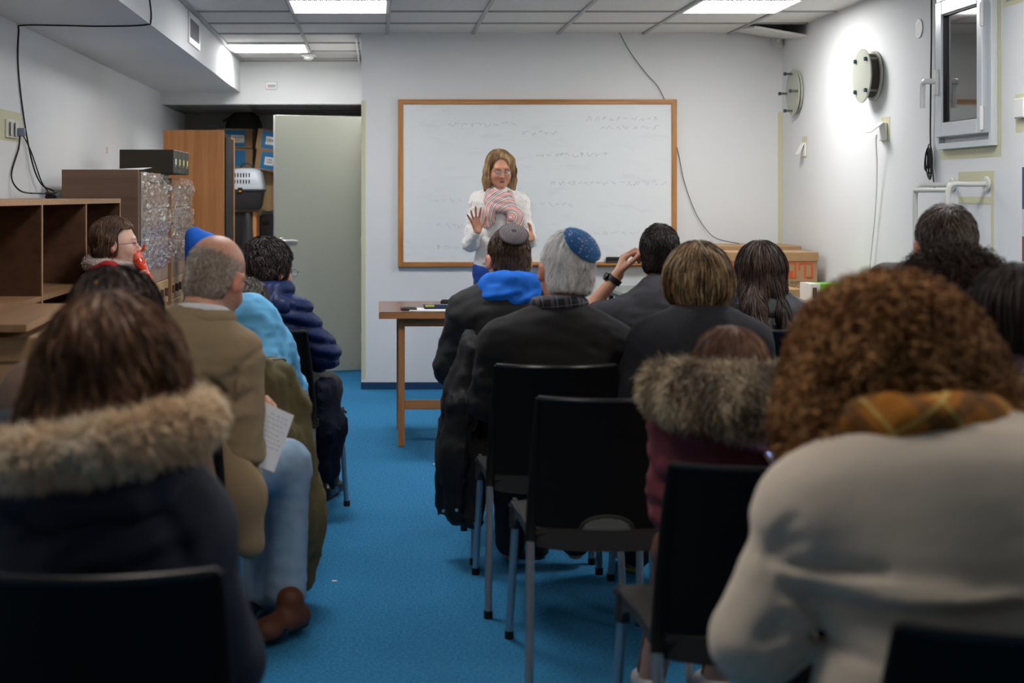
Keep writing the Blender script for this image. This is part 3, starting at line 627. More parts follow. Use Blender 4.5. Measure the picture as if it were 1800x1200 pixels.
# ------------------------------------------------------------------ the black chairs
seatm = mat('chair_seat_grey', (50, 49, 48), .6, bump=(500, .1, .001), spec=.3); backm = mat('chair_back_black', (14, 13, 13), .62, bump=(600, .15, .001), spec=.22); legm = mat('chair_leg_aluminium', (176, 180, 186), .35, .85); footm = mat('rubber_foot', (16, 16, 16), .8)
def chair_proto():
    """origin on the floor under the seat centre, the sitter faces +Y; the back stands at y = -.23"""
    t = thing('stacking_chair', 'x', 'chair')
    # backrest: curved plate with a half-moon slot cut above its lower edge
    NX, NZ = 41, 34; th = .009; z0, z1 = .452, .812
    def surf(u, v):      # u -1..1, v 0..1
        hw = .205 - .014 * v; x = u * hw; z = z0 + (z1 - z0) * v + .012 * (1 - u * u) * (0 if v > .5 else -1) * (1 - 2 * v)
        y = -.215 - .055 * v * v - .02 * v - .055 * (1 - u * u) * (.35 + .65 * v) ; return np.array([x, y, z])
    V = []; idx = {}; F = []
    keep = lambda u, v: not ((u * .205 / .07) ** 2 + ((v * (z1 - z0) - .004) / .036) ** 2 < 1)
    us = np.linspace(-1, 1, NX); vs = np.linspace(0, 1, NZ)
    cells = set()
    for i in range(NX - 1):
        for j in range(NZ - 1):
            if keep((us[i] + us[i + 1]) / 2, (vs[j] + vs[j + 1]) / 2): cells.add((i, j))
    def vid(i, j, s):
        if (i, j, s) not in idx:
            p = surf(us[i], vs[j]) + np.array([0, s * th, 0]); idx[(i, j, s)] = len(V); V.append(p)
        return idx[(i, j, s)]
    for (i, j) in cells:
        F.append([vid(i, j, 0), vid(i + 1, j, 0), vid(i + 1, j + 1, 0), vid(i, j + 1, 0)]); F.append([vid(i, j + 1, 1), vid(i + 1, j + 1, 1), vid(i + 1, j, 1), vid(i, j, 1)])
        for (di, dj, a, b) in ((-1, 0, (i, j), (i, j + 1)), (1, 0, (i + 1, j), (i + 1, j + 1)), (0, -1, (i, j), (i + 1, j)), (0, 1, (i, j + 1), (i + 1, j + 1))):
            if (i + di, j + dj) not in cells: F.append([vid(*a, 0), vid(*b, 0), vid(*b, 1), vid(*a, 1)])
    MB().add(V, F).build('backrest', backm, t, True)
    g = MB(); g.tube([surf(u, 1) + [0, th / 2, 0] for u in np.linspace(-1, 1, 25)], .0075, 8); g.build('top_rim', mat('chair_rim', (34, 34, 35), .3), t, True)
    for s in (-1, 1):
        pts = [surf(s, v) + [0, th / 2, 0] for v in (1, .8, .6, .4, .2, 0)] + [np.array([s * .208, -.225, .41])]
        MB().tube(pts, [.009, .011, .0125, .0135, .0145, .0155, .0155], 10).build('back_sleeve', backm, t, True)
    # slot arch lip
    g = MB(); g.tube([surf(math.cos(a) * .072 / .205, (.004 + .037 * math.sin(a)) / (z1 - z0)) + [0, 0, 0] for a in np.linspace(0.05, math.pi - .05, 18)], .005, 6); g.build('handle_lip', seatm, t, True)
    # seat shell
    NX, NY = 21, 21; V = []; F = []
    def ss(u, v, s):
        hw = .205 + .02 * v; x = u * hw; y = -.225 + .46 * v; z = .447 - .022 * (1 - u * u) * (1 - abs(2 * v - 1) ** 3) - .018 * max(0, v - .85) / .15 * 1.0
        e = max(abs(u) ** 8, 0); z -= .012 * e
        return (x, y, z - (.012 if s else 0))
    for s in (0, 1):
        for j in range(NY):
            for i in range(NX): V.append(ss(-1 + 2 * i / (NX - 1), j / (NY - 1), s))
    n = NX * NY
    for j in range(NY - 1):
        for i in range(NX - 1):
            a = j * NX + i; F.append([a, a + 1, a + NX + 1, a + NX]); F.append([n + a + NX, n + a + NX + 1, n + a + 1, n + a])
    for j in range(NY - 1):
        for i in (0, NX - 1): a = j * NX + i; F.append([a, a + NX, n + a + NX, n + a])
    for i in range(NX - 1):
        for j in (0, NY - 1): a = j * NX + i; F.append([a, a + 1, n + a + 1, n + a])
    MB().add(V, F).build('seat', seatm, t, True)
    g = MB()
    # apron: rear band and side skirts that drop to the front leg sockets
    yb = -.215
    for i in range(16):
        u0, u1 = -1 + i / 8, -1 + (i + 1) / 8; f = lambda u: (u * .203, yb - .03 * (1 - u * u) + .0)
        (xa, ya), (xb, yb_) = f(u0), f(u1); za, zb = .398 - .01 * (1 - u0 ** 4), .398 - .01 * (1 - u1 ** 4)
        g.add([(xa, ya, za), (xb, yb_, zb), (xb, yb_, .447), (xa, ya, .447), (xa, ya + .012, za), (xb, yb_ + .012, zb), (xb, yb_ + .012, .447), (xa, ya + .012, .447)], [(0, 1, 2, 3), (7, 6, 5, 4), (0, 4, 5, 1), (3, 2, 6, 7)])
    for s in (-1, 1):
        prof = [(-.215, .445), (-.215, .41), (-.05, .415), (.1, .405), (.165, .375), (.18, .35), (.225, .35), (.235, .42), (.225, .436)]
        g.poly([(s * .214, y, z) for y, z in prof], (s * -.012, 0, 0))
        g.tube([(s * .205, .2, .43), (s * .208, .2, .35)], .018, 10)
    g.build('seat_skirt', seatm, t, True)
    for s in (-1, 1):
        for nm, a, b in (('f', (s * .208, .2, .36), (s * .222, .245, .012)), ('r', (s * .208, -.225, .42), (s * .218, -.285, .012))):
            L_ = MB().tube([a, b], .0118, 12).build('leg', legm, t, True); e = np.array(b)
            MB().tube([e + [0, 0, .012], e + [0, 0, -.012]], .0145, 10).build('rubber_foot', footm, L_, True)
    return t
CHAIR = chair_proto(); _used = [False]
def chair(x, y, label, rz=0):
    """x, y: the spot on the floor under the seat centre"""
    o = CHAIR if not _used[0] else copy_tree(CHAIR); _used[0] = True
    o.location = (x, y, 0); o.rotation_euler = (0, 0, rz); o['label'] = label; o['group'] = 'black stacking chairs of the audience'; return o
CH_OFF = .255   # back plane to seat centre
# ------------------------------------------------------------------ smooth bodies, cloth and hair
A_ = lambda *p: np.array(p, dtype=np.float64)
def unit(v): v = np.asarray(v, float); return v / (np.linalg.norm(v, axis=-1, keepdims=True) + 1e-9)
def rotm(rx=0, ry=0, rz=0): return np.array(Euler([math.radians(a) for a in (rx, ry, rz)]).to_matrix())
def wob(P, f, seed=0, warp=.6, aniso=(1, 1, 1)):
    g = np.random.default_rng(seed); P = P * np.array(aniso) * f; s = np.zeros(P.shape[:-1]); Q = P
    for k in range(5):
        d = unit(g.normal(size=3)); ph = g.uniform(0, 6.28); s = s + np.sin(Q @ d * (1 + .35 * k) + ph + warp * s) / (1 + .25 * k)
    return s / 2.6
class SDF:
    """a solid grown from smoothly joined rounded cones and ellipsoids (one closed surface)"""
    def __init__(s, res=.009): s.ops = []; s.res = res; s.post = []
    def cone(s, a, b, r1, r2=None, k=.03, op='+', sc=None):
        a, b = np.array(a, float), np.array(b, float); r2 = r1 if r2 is None else r2; q = np.array(sc if sc is not None else (1, 1, 1), float)
        m = max(r1, r2) * q.max()
        def f(P):
            p, aa, bb = (P - a) / q, 0 * a, (b - a) / q; ba = bb; t = np.clip((p @ ba) / (ba @ ba + 1e-12), 0, 1)
            return (np.linalg.norm(p - t[..., None] * ba, axis=-1) - (r1 + (r2 - r1) * t)) * q.min()
        s.ops.append((f, np.minimum(a, b) - m, np.maximum(a, b) + m, k, op)); return s
    def path(s, pts, rs, k=.03, op='+', sc=None):
        for i in range(len(pts) - 1): s.cone(pts[i], pts[i + 1], rs[i], rs[i + 1], k, op, sc)
        return s
    def ell(s, c, r, k=.03, R=None, op='+'):
        c = np.array(c, float); r = np.array(r, float); m = r if R is None else np.full(3, r.max())
        def f(P):
            q = P - c
            if R is not None: q = q @ R
            k0 = np.linalg.norm(q / r, axis=-1); k1 = np.linalg.norm(q / (r * r), axis=-1) + 1e-9
            return k0 * (k0 - 1) / k1
        s.ops.append((f, c - m, c + m, k, op)); return s
    def boxr(s, c, h, rad=.01, k=.01, R=None, op='+'):
        c = np.array(c, float); h = np.array(h, float); m = h if R is None else np.full(3, np.linalg.norm(h))
        def f(P):
            q = P - c
            if R is not None: q = q @ R
            q = np.abs(q) - h + rad; return np.linalg.norm(np.maximum(q, 0), axis=-1) + np.minimum(q.max(axis=-1), 0) - rad
        s.ops.append((f, c - m, c + m, k, op)); return s
    def plane(s, c, n, k=.01):
        """cuts away the side the normal points to"""
        c = np.array(c, float); n = unit(n); s.ops.append((lambda P: -((P - c) @ n), None, None, k, '-')); return s
    def disp(s, f): s.post.append(f); return s
    @staticmethod
    def mix(F, d, k, op):
        if op == '-': d = -d; F2 = -F; 
        else: F2 = F
        k = max(k, 1e-5); h = np.maximum(k - np.abs(F2 - d), 0) / k
        if op == '-': m = np.maximum(F, d) + h * 0; h = np.maximum(k - np.abs(F - d), 0) / k; return m + h * h * k * .25
        return np.minimum(F, d) - h * h * k * .25
    def value(s, P):
        F = np.full(P.shape[:-1], 9.0)
        for f, lo, hi, k, op in s.ops: F = SDF.mix(F, f(P), k, op)
        return F
    def grad(s, P, e=.004):
        d = s.value(P); G = np.stack([s.value(P + np.eye(3)[i] * e) - d for i in range(3)], -1); return d, unit(G)
    def nets(s):
        h = s.res; pos = [o for o in s.ops if o[4] == '+']
        lo = np.min([o[1] for o in pos], 0) - 4 * h; hi = np.max([o[2] for o in pos], 0) + 4 * h
        n = np.ceil((hi - lo) / h).astype(int) + 1; ax = [lo[i] + h * np.arange(n[i]) for i in range(3)]
        F = np.full(n, 9.0, dtype=np.float32)
        for f, a, b, k, op in s.ops:
            if a is None: sl = [slice(0, m) for m in n]
            else: sl = [slice(max(0, int((a[i] - k - 3 * h - lo[i]) / h)), min(n[i], int((b[i] + k + 3 * h - lo[i]) / h) + 2)) for i in range(3)]
            P = np.stack(np.meshgrid(*[ax[i][sl[i]] for i in range(3)], indexing='ij'), -1)
            if P.size == 0: continue
            F[tuple(sl)] = SDF.mix(F[tuple(sl)], f(P), k, op)
        if s.post:
            w = np.nonzero(np.abs(F) < .05); P = np.stack([ax[i][w[i]] for i in range(3)], -1)
            for f in s.post: F[w] += f(P).astype(np.float32)
        I = F < 0; c = I[:-1, :-1, :-1]
        corners = [(i, j, k) for i in (0, 1) for j in (0, 1) for k in (0, 1)]
        cut = [tuple(slice(o, n[a] - 1 + o) for a, o in enumerate(q)) for q in corners]
        cnt = sum(I[q].astype(np.int8) for q in cut); act = (cnt > 0) & (cnt < 8); w = np.nonzero(act); m = len(w[0])
        ids = np.full(act.shape, -1, dtype=np.int64); ids[w] = np.arange(m)
        val = {q: F[w[0] + q[0], w[1] + q[1], w[2] + q[2]] for q in corners}; acc = np.zeros((m, 3)); num = np.zeros(m)
        for a in range(3):
            for q in corners:
                if q[a]: continue
                q2 = list(q); q2[a] = 1; v0, v1 = val[q], val[tuple(q2)]; x = (v0 < 0) != (v1 < 0)
                t = np.where(x, v0 / (v0 - v1 + 1e-20), 0); p = np.tile(np.array(q, float), (m, 1)); p[:, a] = t
                acc += p * x[:, None]; num += x
        V = lo + h * (np.stack(w, -1) + acc / num[:, None]); Q = []
        for a in range(3):
            b, c_ = (a + 1) % 3, (a + 2) % 3
            s0 = [slice(1, n[i] - 1) for i in range(3)]; s1 = list(s0); s0[a] = slice(0, n[a] - 1); s1[a] = slice(1, n[a])
            x0, x1 = I[tuple(s0)], I[tuple(s1)]; e = np.nonzero(x0 != x1); base = [e[0], e[1], e[2]]
            g = [base[i] + (0 if i == a else 1) for i in range(3)]
            def cell(db, dc):
                t = list(g); t[b] = g[b] - 1 + db; t[c_] = g[c_] - 1 + dc; return ids[t[0], t[1], t[2]]
            q = np.stack([cell(0, 0), cell(1, 0), cell(1, 1), cell(0, 1)], -1); fl = ~x0[e]; q[fl] = q[fl][:, ::-1]; Q.append(q)
        return V, np.concatenate(Q)
    def build(s, name, m, parent=None, smooth=1, color=None, xf=None, keep=False):
        V, Q = s.nets()
        for _ in range(smooth):
            acc = np.zeros_like(V); cnt = np.zeros(len(V))
            for i in range(4):
                a, b = Q[:, i], Q[:, (i + 1) % 4]
                for u, w in ((a, b), (b, a)):
                    cnt += np.bincount(u, minlength=len(V))
                    for d in range(3): acc[:, d] += np.bincount(u, V[w, d], minlength=len(V))
            V = V * .5 + acc / np.maximum(cnt, 1)[:, None] * .5
        col = color(V) if color else None
        o = mesh(name, V, Q, m, parent, True, col)
        s.V, s.Q = V, Q
        return o
def vnormals(V, Q):
    N = np.cross(V[Q[:, 2]] - V[Q[:, 0]], V[Q[:, 3]] - V[Q[:, 1]]); out = np.zeros_like(V)
    for i in range(4):
        for d in range(3): out[:, d] += np.bincount(Q[:, i], N[:, d], minlength=len(V))
    return unit(out)
def strands(name, roots, d0, steps, seg, m, parent, env=None, grav=.15, stiff=.8, jit=.05, curl=(0, 0), width=.0012, cols=None, seed=1, offs=(0, .012), pull=.4, flow=None, cscale=60, lenvar=.35, rootn=None):
    """hair locks walked along an envelope; each strand is a tapered ribbon"""
    g = np.random.default_rng(seed); N = len(roots); p = roots.copy(); v = unit(d0); path = [p.copy()]; nrm = []
    tgt = g.uniform(offs[0], offs[1], N); ls = seg * g.uniform(1 - lenvar, 1 + lenvar * .3, N)[:, None]
    for s in range(steps):
        a = v * stiff + np.array([0, 0, -grav]) + g.normal(size=(N, 3)) * jit
        if flow is not None: a = a + flow(p, s / steps)
        if env is not None:
            d, n = env.grad(p); a = a - n * np.minimum((a * n).sum(-1), 0)[:, None] * (1 if pull else .5)
            if pull: a = a - n * np.maximum((a * n).sum(-1), 0)[:, None] * .7
        else: n = rootn if rootn is not None else unit(np.cross(v, g.normal(size=(N, 3))))
        v = unit(a); p = p + v * ls
        if env is not None:
            d = env.value(p); p = p + n * ((tgt - d) * pull)[:, None] if pull else p + n * np.maximum(-d, 0)[:, None]
        path.append(p.copy()); nrm.append(n)
    P = np.stack(path, 1); nrm = np.stack([nrm[0]] + nrm, 1)
    T = unit(np.gradient(P, axis=1)); side = unit(np.cross(T, nrm))
    if curl[0]:
        up = unit(np.cross(side, T)); ph = 5 * wob(roots, 70, seed + 7)[:, None] + g.normal(size=(N, 1)) * .5; fr = curl[1] * g.uniform(.7, 1.3, (N, 1)); t = np.arange(steps + 1)[None]
        r = curl[0] * g.uniform(.4, 1.3, (N, 1)) * np.clip(t / 3, 0, 1); P = P + side * (r * np.cos(ph + fr * t))[..., None] + up * (r * np.sin(ph + fr * t))[..., None]
        T = unit(np.gradient(P, axis=1)); side = unit(np.cross(T, up))
    tw = g.normal(size=(N, 1, 1)) * .75; side = unit(side * np.cos(tw) + unit(np.cross(T, side)) * np.sin(tw))
    tp = (1 - np.linspace(0, 1, steps + 1) ** 3 * .85)[None, :, None] * width * g.uniform(.7, 1.4, (N, 1, 1))
    V = np.stack([P - side * tp, P + side * tp], 2).reshape(-1, 3)
    b = (np.arange(N)[:, None] * (steps + 1) + np.arange(steps)[None]).reshape(-1) * 2
    Q = np.stack([b, b + 1, b + 3, b + 2], -1)
    c = np.array([lin(x) for x in cols]); w = np.clip(.5 + .6 * wob(roots, cscale, seed, .6, (1, 1, .3)) + g.normal(size=N) * .28, 0, .999) * (len(c) - 1)
    i = w.astype(int); fr = (w - i)[:, None]; cc = c[i] * (1 - fr) + c[np.minimum(i + 1, len(c) - 1)] * fr
    cc = np.repeat(cc * g.uniform(.75, 1.2, (N, 1)), 2 * (steps + 1), axis=0)
    return mesh(name, V, Q, m, parent, True, cc)
def hairmat(name, rough=.42, spec=.35, sheen=0):
    m = mat(name, (60, 45, 35), rough, attr=True, spec=spec, sheen=sheen); return m
hair_m = hairmat('hair', .5, .3); hair_soft = hairmat('hair_soft', .7, .15); fur_m = hairmat('fur', .8, .1, .5)
def pick(V, N, n, cond=None, seed=0):
    g = np.random.default_rng(seed); ok = np.arange(len(V)) if cond is None else np.nonzero(cond(V))[0]
    i = g.choice(ok, n); return V[i] + g.normal(size=(n, 3)) * .002, N[i]

# ------------------------------------------------------------------ skin
skin_m = mat('skin', (200, 150, 125), .5, attr=True, bump=(220, .12, .001), sss=.12)
cloth = lambda name, c, rough=.85, bump=(380, .35, .002), var=(25, .08), **k: mat(name, c, rough, bump=bump, var=var, **k)
class Head:
    """c: centre of the head, R: rotation matrix, s: scale; faces +Y before rotation"""
    def __init__(h, c, R=None, s=1.0, jaw=1.0): h.c = np.array(c, float); h.R = np.eye(3) if R is None else R; h.s = s; h.jaw = jaw
    def w(h, *p): return h.c + h.R @ (np.array(p, float) * h.s)
    def loc(h, P): return ((P - h.c) @ h.R) / h.s
    def add(h, S_):
        s, R, w, j = h.s, h.R, h.w, h.jaw
        def el(c, r, k=.02, op='+', Rl=None): S_.ell(w(*c), np.array(r) * s, k * s, R if Rl is None else R @ Rl, op)
        el((0, -.014, .035), (.077, .098, .09), .02); el((0, .03, -.02), (.064 * j, .066, .085), .03); el((0, .044, -.068), (.046 * j, .046, .04), .03)
        S_.cone(w(-.034, .082, .022), w(.034, .082, .022), .013 * s, .013 * s, .02 * s)
        for q in (-1, 1):
            el((q * .038, .066, -.03), (.024, .024, .024), .02); el((q * .031, .103, .004), (.019, .014, .012), .014, '-')
            S_.ell(w(q * .087, -.010, -.005), np.array((.011, .022, .034)) * s, .008 * s, R @ rotm(-12, 0, q * -22)); S_.ell(w(q * .1, -.0, .0), np.array((.008, .012, .018)) * s, .006 * s, R @ rotm(-12, 0, q * -22), '-')
        S_.cone(w(0, .092, .008), w(0, .113, -.028), .007 * s, .0105 * s, .01 * s); el((.0, .105, -.032), (.016, .011, .009), .008)
        S_.cone(w(-.018, .0905, -.0555), w(.018, .0905, -.0555), .0058 * s, .0058 * s, .006 * s); S_.cone(w(-.015, .089, -.0645), w(.015, .089, -.0645), .007 * s, .007 * s, .006 * s)
        el((0, .078, -.092), (.024, .02, .018), .02)
    def color(h, V, skin, lips=(176, 96, 88), brow=(92, 66, 48), stub=None, blush=True):
        L = h.loc(V); C = np.tile(np.array(lin(skin)), (len(V), 1)); x, y, z = L.T; ax = np.abs(x)
        near = (np.abs(x) < .12) & (np.abs(y) < .16) & (np.abs(z) < .16)
        def put(mask, c, a=1.0): C[mask & near] = C[mask & near] * (1 - a) + np.array(lin(c)) * a
        if blush:
            d = np.exp(-(((ax - .045) / .02) ** 2 + ((z + .03) / .02) ** 2)) * (y > .04) * .3 + np.exp(-(((ax - .088) / .012) ** 2)) * .45 * (ax > .074)
            C[near] = (C * (1 - d[:, None]) + np.array(lin((214, 120, 104))) * d[:, None])[near]
        if stub: put((z < -.045) & (y > -.03) & (z > -.12), stub, .5)
        put((y > .085) & (ax < .021 - np.abs(z + .06) * 1.1) & (z > -.072) & (z < -.051), lips, .6); put((y > .09) & (ax < .014) & (np.abs(z + .0605) < .0025), (70, 30, 30), .8)
        put((y > .07) & (ax > .014) & (ax < .05) & (np.abs(z - (.027 - 2.2 * (ax - .03) ** 2 * 3)) < .003), brow, .6)
        return C
    def extras(h, par, iris=(70, 50, 38), look=(0, 0), lid=0):
        for q in (-1, 1):
            c = h.w(q * .031, .0825, .003); e = MB(); r = .0125 * h.s
            e = sphere('eyeball', c, r, mat('eye_white', (215, 210, 205), .2), par); d = h.R @ unit(np.array([look[0], 1, look[1]]))
            MB().disc(c + d * r * .80, d, r * .52, r * .24, 16).build('iris', mat('iris%d' % iris[0], iris, .15), e)
            S_ = SDF(.0025); S_.ell(h.w(q * .031, .083, .0085 + lid), np.array((.0155, .0150, .0105)) * h.s, .003, h.R); S_.build('eyelid', mat('eyelid', (190, 135, 112), .5), e)
def sphere(name, c, r, m, parent, sc=(1, 1, 1), R=None):
    V = []; F = []; n, k = 16, 10
    for i in range(k + 1):
        for j in range(n): a, b = math.pi * i / k, 2 * math.pi * j / n; v = np.array([math.sin(a) * math.cos(b), math.sin(a) * math.sin(b), math.cos(a)]) * r * np.array(sc); V.append(np.array(c) + (R @ v if R is not None else v))
    for i in range(k):
        for j in range(n): F.append([i * n + j, (i + 1) * n + j, (i + 1) * n + (j + 1) % n, i * n + (j + 1) % n])
    return MB().add(V, F).build(name, m, parent, True)
def hand(S_, wrist, d, n, side, curl=(.5, .5, .6), spread=.12, thumb=(.6, .5), s=1.0, extra=None):
    """d: towards the fingers, n: out of the palm, side: +1 when the thumb is on the side d x n"""
    d = unit(d); n = unit(n - d * np.dot(n, d)); l = np.cross(d, n) * side; w = np.array(wrist, float)
    for i, o in enumerate((.027, .009, -.009, -.026)):
        k = w + d * (.088 - .006 * abs(i - 1)) * s + l * o * s
        S_.cone(w + l * o * .55 * s + d * .008 * s, k, .0135 * s, .0105 * s, .012)
        L = (.043, .048, .044, .034)[i] * s; a = (1.5 - i) * spread; f = unit(d + l * a); c = curl[0] if extra is None else extra[i]; p = k; r = .0092 * s
        ang = 0
        for j, ll in enumerate((L, L * .62, L * .5)):
            ang += (c, curl[1], curl[2])[j] if extra is None else (c * (1, .9, .8)[j]); e = p + unit(f * math.cos(ang) + n * math.sin(ang)) * ll
            S_.cone(p, e, r, r * .9, .004); p = e; r *= .9
    t0 = w + l * .022 * s + d * .022 * s; t1 = t0 + unit(l * thumb[0] + d * .8 + n * thumb[1] * .6) * .042 * s; t2 = t1 + unit(l * thumb[0] * .6 + d * 1 + n * thumb[1]) * .03 * s; t3 = t2 + unit(l * thumb[0] * .3 + d + n * thumb[1]) * .026 * s
    S_.path([t0, t1, t2, t3], [.015 * s, .0115 * s, .0105 * s, .0088 * s], .008)

def joints(s=1.0, lean=0, **o):
    J = dict(pel=A_(0, -.02, .56), waist=A_(0, -.05, .72), chest=A_(0, -.045, .86), neck=A_(0, -.02, .985), head=A_(0, .02, 1.115),
             shL=A_(-.152, -.03, .908), shR=A_(.152, -.03, .908), elL=A_(-.208, .03, .70), elR=A_(.208, .03, .70), wrL=A_(-.10, .24, .64), wrR=A_(.10, .24, .64),
             hpL=A_(-.09, .02, .54), hpR=A_(.09, .02, .54), knL=A_(-.12, .43, .50), knR=A_(.12, .43, .50), anL=A_(-.12, .44, .09), anR=A_(.12, .44, .09))
    up = ('waist', 'chest', 'neck', 'head', 'shL', 'shR', 'elL', 'elR', 'wrL', 'wrR')
    for k in up: J[k] = A_(*J[k]); J[k][1] += math.sin(lean) * (J[k][2] - .56); J[k][2] = .56 + (J[k][2] - .56) * s; J[k][0] *= s
    for k, v in o.items(): J[k] = A_(*v)
    return J
def body(J, H, name_parent, skin, res=.008, hands=True, handspec=None, s=1.0, stub=None, lips=(176, 96, 88), brow=(92, 66, 48), neck_r=.054, extra=None):
    S_ = SDF(res); H.add(S_)
    S_.path([H.w(0, -.022, -.05), (H.w(0, -.03, -.1) + J['neck']) / 2, J['neck'] + A_(0, -.005, -.01), J['chest']], [neck_r * s, neck_r * .97 * s, neck_r * 1.1 * s, .08 * s], .03)
    S_.cone(J['shL'], J['shR'], .05 * s, k=.05); S_.ell(J['chest'], (.13 * s, .09 * s, .14 * s), .05); S_.ell(J['waist'], (.12 * s, .085 * s, .12 * s), .05); S_.ell(J['pel'], (.14 * s, .1 * s, .1 * s), .05)
    for q in 'LR':
        S_.path([J['sh' + q], J['el' + q], J['wr' + q]], [.045 * s, .036 * s, .025 * s], .02); S_.path([J['hp' + q], J['kn' + q], J['an' + q] + A_(0, 0, -.03)], [.07 * s, .05 * s, .035 * s], .03)
        sp = (handspec or {}).get(q)
        if sp: hand(S_, J['wr' + q], **sp, s=s)
        elif hands:
            hand(S_, J['wr' + q], A_(-.3 if q == 'R' else .3, 1, -.35), A_(0, -.3, -1), 1 if q == 'R' else -1, s=s)
    if extra: extra(S_)
    return S_.build('body', skin_m, name_parent, 1, lambda V: H.color(V, skin, lips, brow, stub))
def top(J, par, m, name='sweater', g=.02, s=1.0, res=.010, sleeves=True, wrap=.0, folds=.004, low=None, seed=0, cut=None, wr_r=.032, nk=.06, belly=1.0, dispf=None, shr=.05, hunch=0, build=True, smooth=1, arm_g=None, elb=.05, armk=.018, nkz=.015):
    """a garment over torso and arms as one closed surface"""
    S_ = SDF(res); ag = g if arm_g is None else arm_g
    S_.cone(J['shL'] + A_(.02, 0, -.015), J['shR'] + A_(-.02, 0, -.015), (shr + g) * s, k=.06)
    for q in ('shL', 'shR'): S_.cone(J['neck'] + A_(0, -.015, -.02), J[q] + A_(0, 0, .0), (.055 + g * .6) * s, (.045 + g) * s, .06)
    wsp = abs(J['shR'][0] - J['shL'][0]) / 2
    S_.ell(J['chest'] + A_(0, -hunch, .0), ((wsp * .86 + g), .105 * s + g, .17 * s + g), .06); S_.ell(J['waist'], (wsp * .8 * belly + g, .1 * s * belly + g, .15 * s + g), .07)
    S_.ell(J['pel'] + A_(0, 0, .035), (wsp * .92 * belly + g, .125 * s * belly + g, .085 * s + g), .06)
    if low is not None: S_.ell(J['pel'] + A_(0, .0, low), (wsp + g, .13 * s + g, .1), .05)
    if sleeves:
        for q in 'LR': S_.path([J['sh' + q] + A_(0, 0, -.01), J['el' + q], J['wr' + q] + unit(J['el' + q] - J['wr' + q]) * .02], [(.048 + ag) * s, (elb - .008 + ag) * s, (wr_r + ag * .4)], armk)
    S_.cone(J['neck'] + A_(0, 0, -.03), J['neck'] + A_(0, .0, nkz), (nk + g * .4) * s, nk * s, .03)
    if cut: cut(S_)
    if folds:
        el = [(J['el' + q], .09) for q in 'LR'] + [(J['sh' + q] + A_(0, 0, -.09), .09) for q in 'LR']
        def f(P):
            w = .6 + sum(1.5 * np.exp(-((P - c) ** 2).sum(-1) / r ** 2) for c, r in el)
            return folds * w * wob(P, 52, seed, 1.3, (.55, 1, 1.5)) + folds * .4 * wob(P, 120, seed + 1, 1.2, (.5, 1, 1.3))
        S_.disp(f)
    if dispf: S_.disp(dispf)
    if build: return S_.build(name, m, par, smooth), S_
    return None, S_
def trousers(J, par, m, s=1.0, name='trousers', res=.011, ank=.09, seed=3, r=(.095, .068, .055)):
    S_ = SDF(res); S_.ell(J['pel'] + A_(0, .0, -.02), (.17 * s, .12 * s, .09 * s), .05)
    for q in 'LR': S_.path([J['hp' + q], J['kn' + q], J['an' + q] + unit(J['kn' + q] - J['an' + q]) * .0], [r[0] * s, r[1] * s, r[2] * s], .04)
    S_.disp(lambda P: .004 * wob(P, 60, seed, 1.3, (.7, .8, 1.4))); return S_.build(name, m, par)
def shoes(J, par, m, sole, s=1.0, dirs=None, only='LR'):
    for q in only:
        a = J['an' + q]; d = A_(0, 1, 0) if dirs is None else unit(A_(*dirs[q], 0)); S_ = SDF(.007); z = a[2] - .09
        b = A_(a[0], a[1], z + .05) - d * .035; S_.cone(b + A_(0, 0, -.005), b + d * .16 * s + A_(0, 0, -.018), .042 * s, .036 * s, .03, sc=None); S_.ell(b + d * .14 * s + A_(0, 0, -.015), (.045 * s, .045 * s, .032 * s), .02); S_.cone(A_(a[0], a[1], z + .06), A_(a[0], a[1], z + .1), .042 * s, .042 * s, .02)
        S_.plane((0, 0, z + .012), (0, 0, -1), .004); sh = S_.build('shoe', m, par)
        T = SDF(.007); T.cone(b, b + d * .165 * s, .048 * s, .046 * s, .02); T.plane((0, 0, z + .026), (0, 0, 1), .003); T.plane((0, 0, z + .002), (0, 0, -1), .003); T.build('sole', sole, sh)
def cap_hair(H, m, par, col, r=(.0805, .106, .096), c=(0, -.016, .037), front=.055, nape=-.06, hl=None, disp=.003, res=.006, ears=True, side=.02, name='hair', extra=None, build=True):
    """short hair as a shell over the skull, open at the face"""
    S_ = SDF(res); s = H.s; S_.ell(H.w(*c), np.array(r) * s, .02, H.R); S_.ell(H.w(0, -.045, -.035), np.array((.068, .055, .06)) * s, .03, H.R)
    if extra: extra(S_, H)
    S_.boxr(H.w(0, .13, -.055), np.array((.2, .13 - front * .0 - .02, .1)) * s, .03, .02 * s, H.R, '-')
    S_.ell(H.w(0, .115, .0), np.array((.075, .07, .075)) * s, .02, H.R, '-'); S_.boxr(H.w(0, 0, nape - .1), np.array((.2, .2, .1)) * s, .02, .01, H.R, '-')
    if ears:
        for q in (-1, 1): S_.boxr(H.w(q * .09, .04, -.05), np.array((.03, .06, .06)) * s, .01, .01, H.R, '-')
    S_.disp(lambda P: disp * wob(P, 60, 4, 1.2)); c_ = np.array(lin(col)); o = S_.build(name, mat('hairbase%d_%d_%d' % col, col, .7), par) if build else None
    if not build: S_.V, S_.Q = S_.nets()
    return o, S_
def comb(H, crown=(0, -.05, .12), amt=1.0):
    c = H.w(*crown)
    def f(P, n): t = P - c; t = t - n * (t * n).sum(-1)[:, None]; return unit(t)
    return f
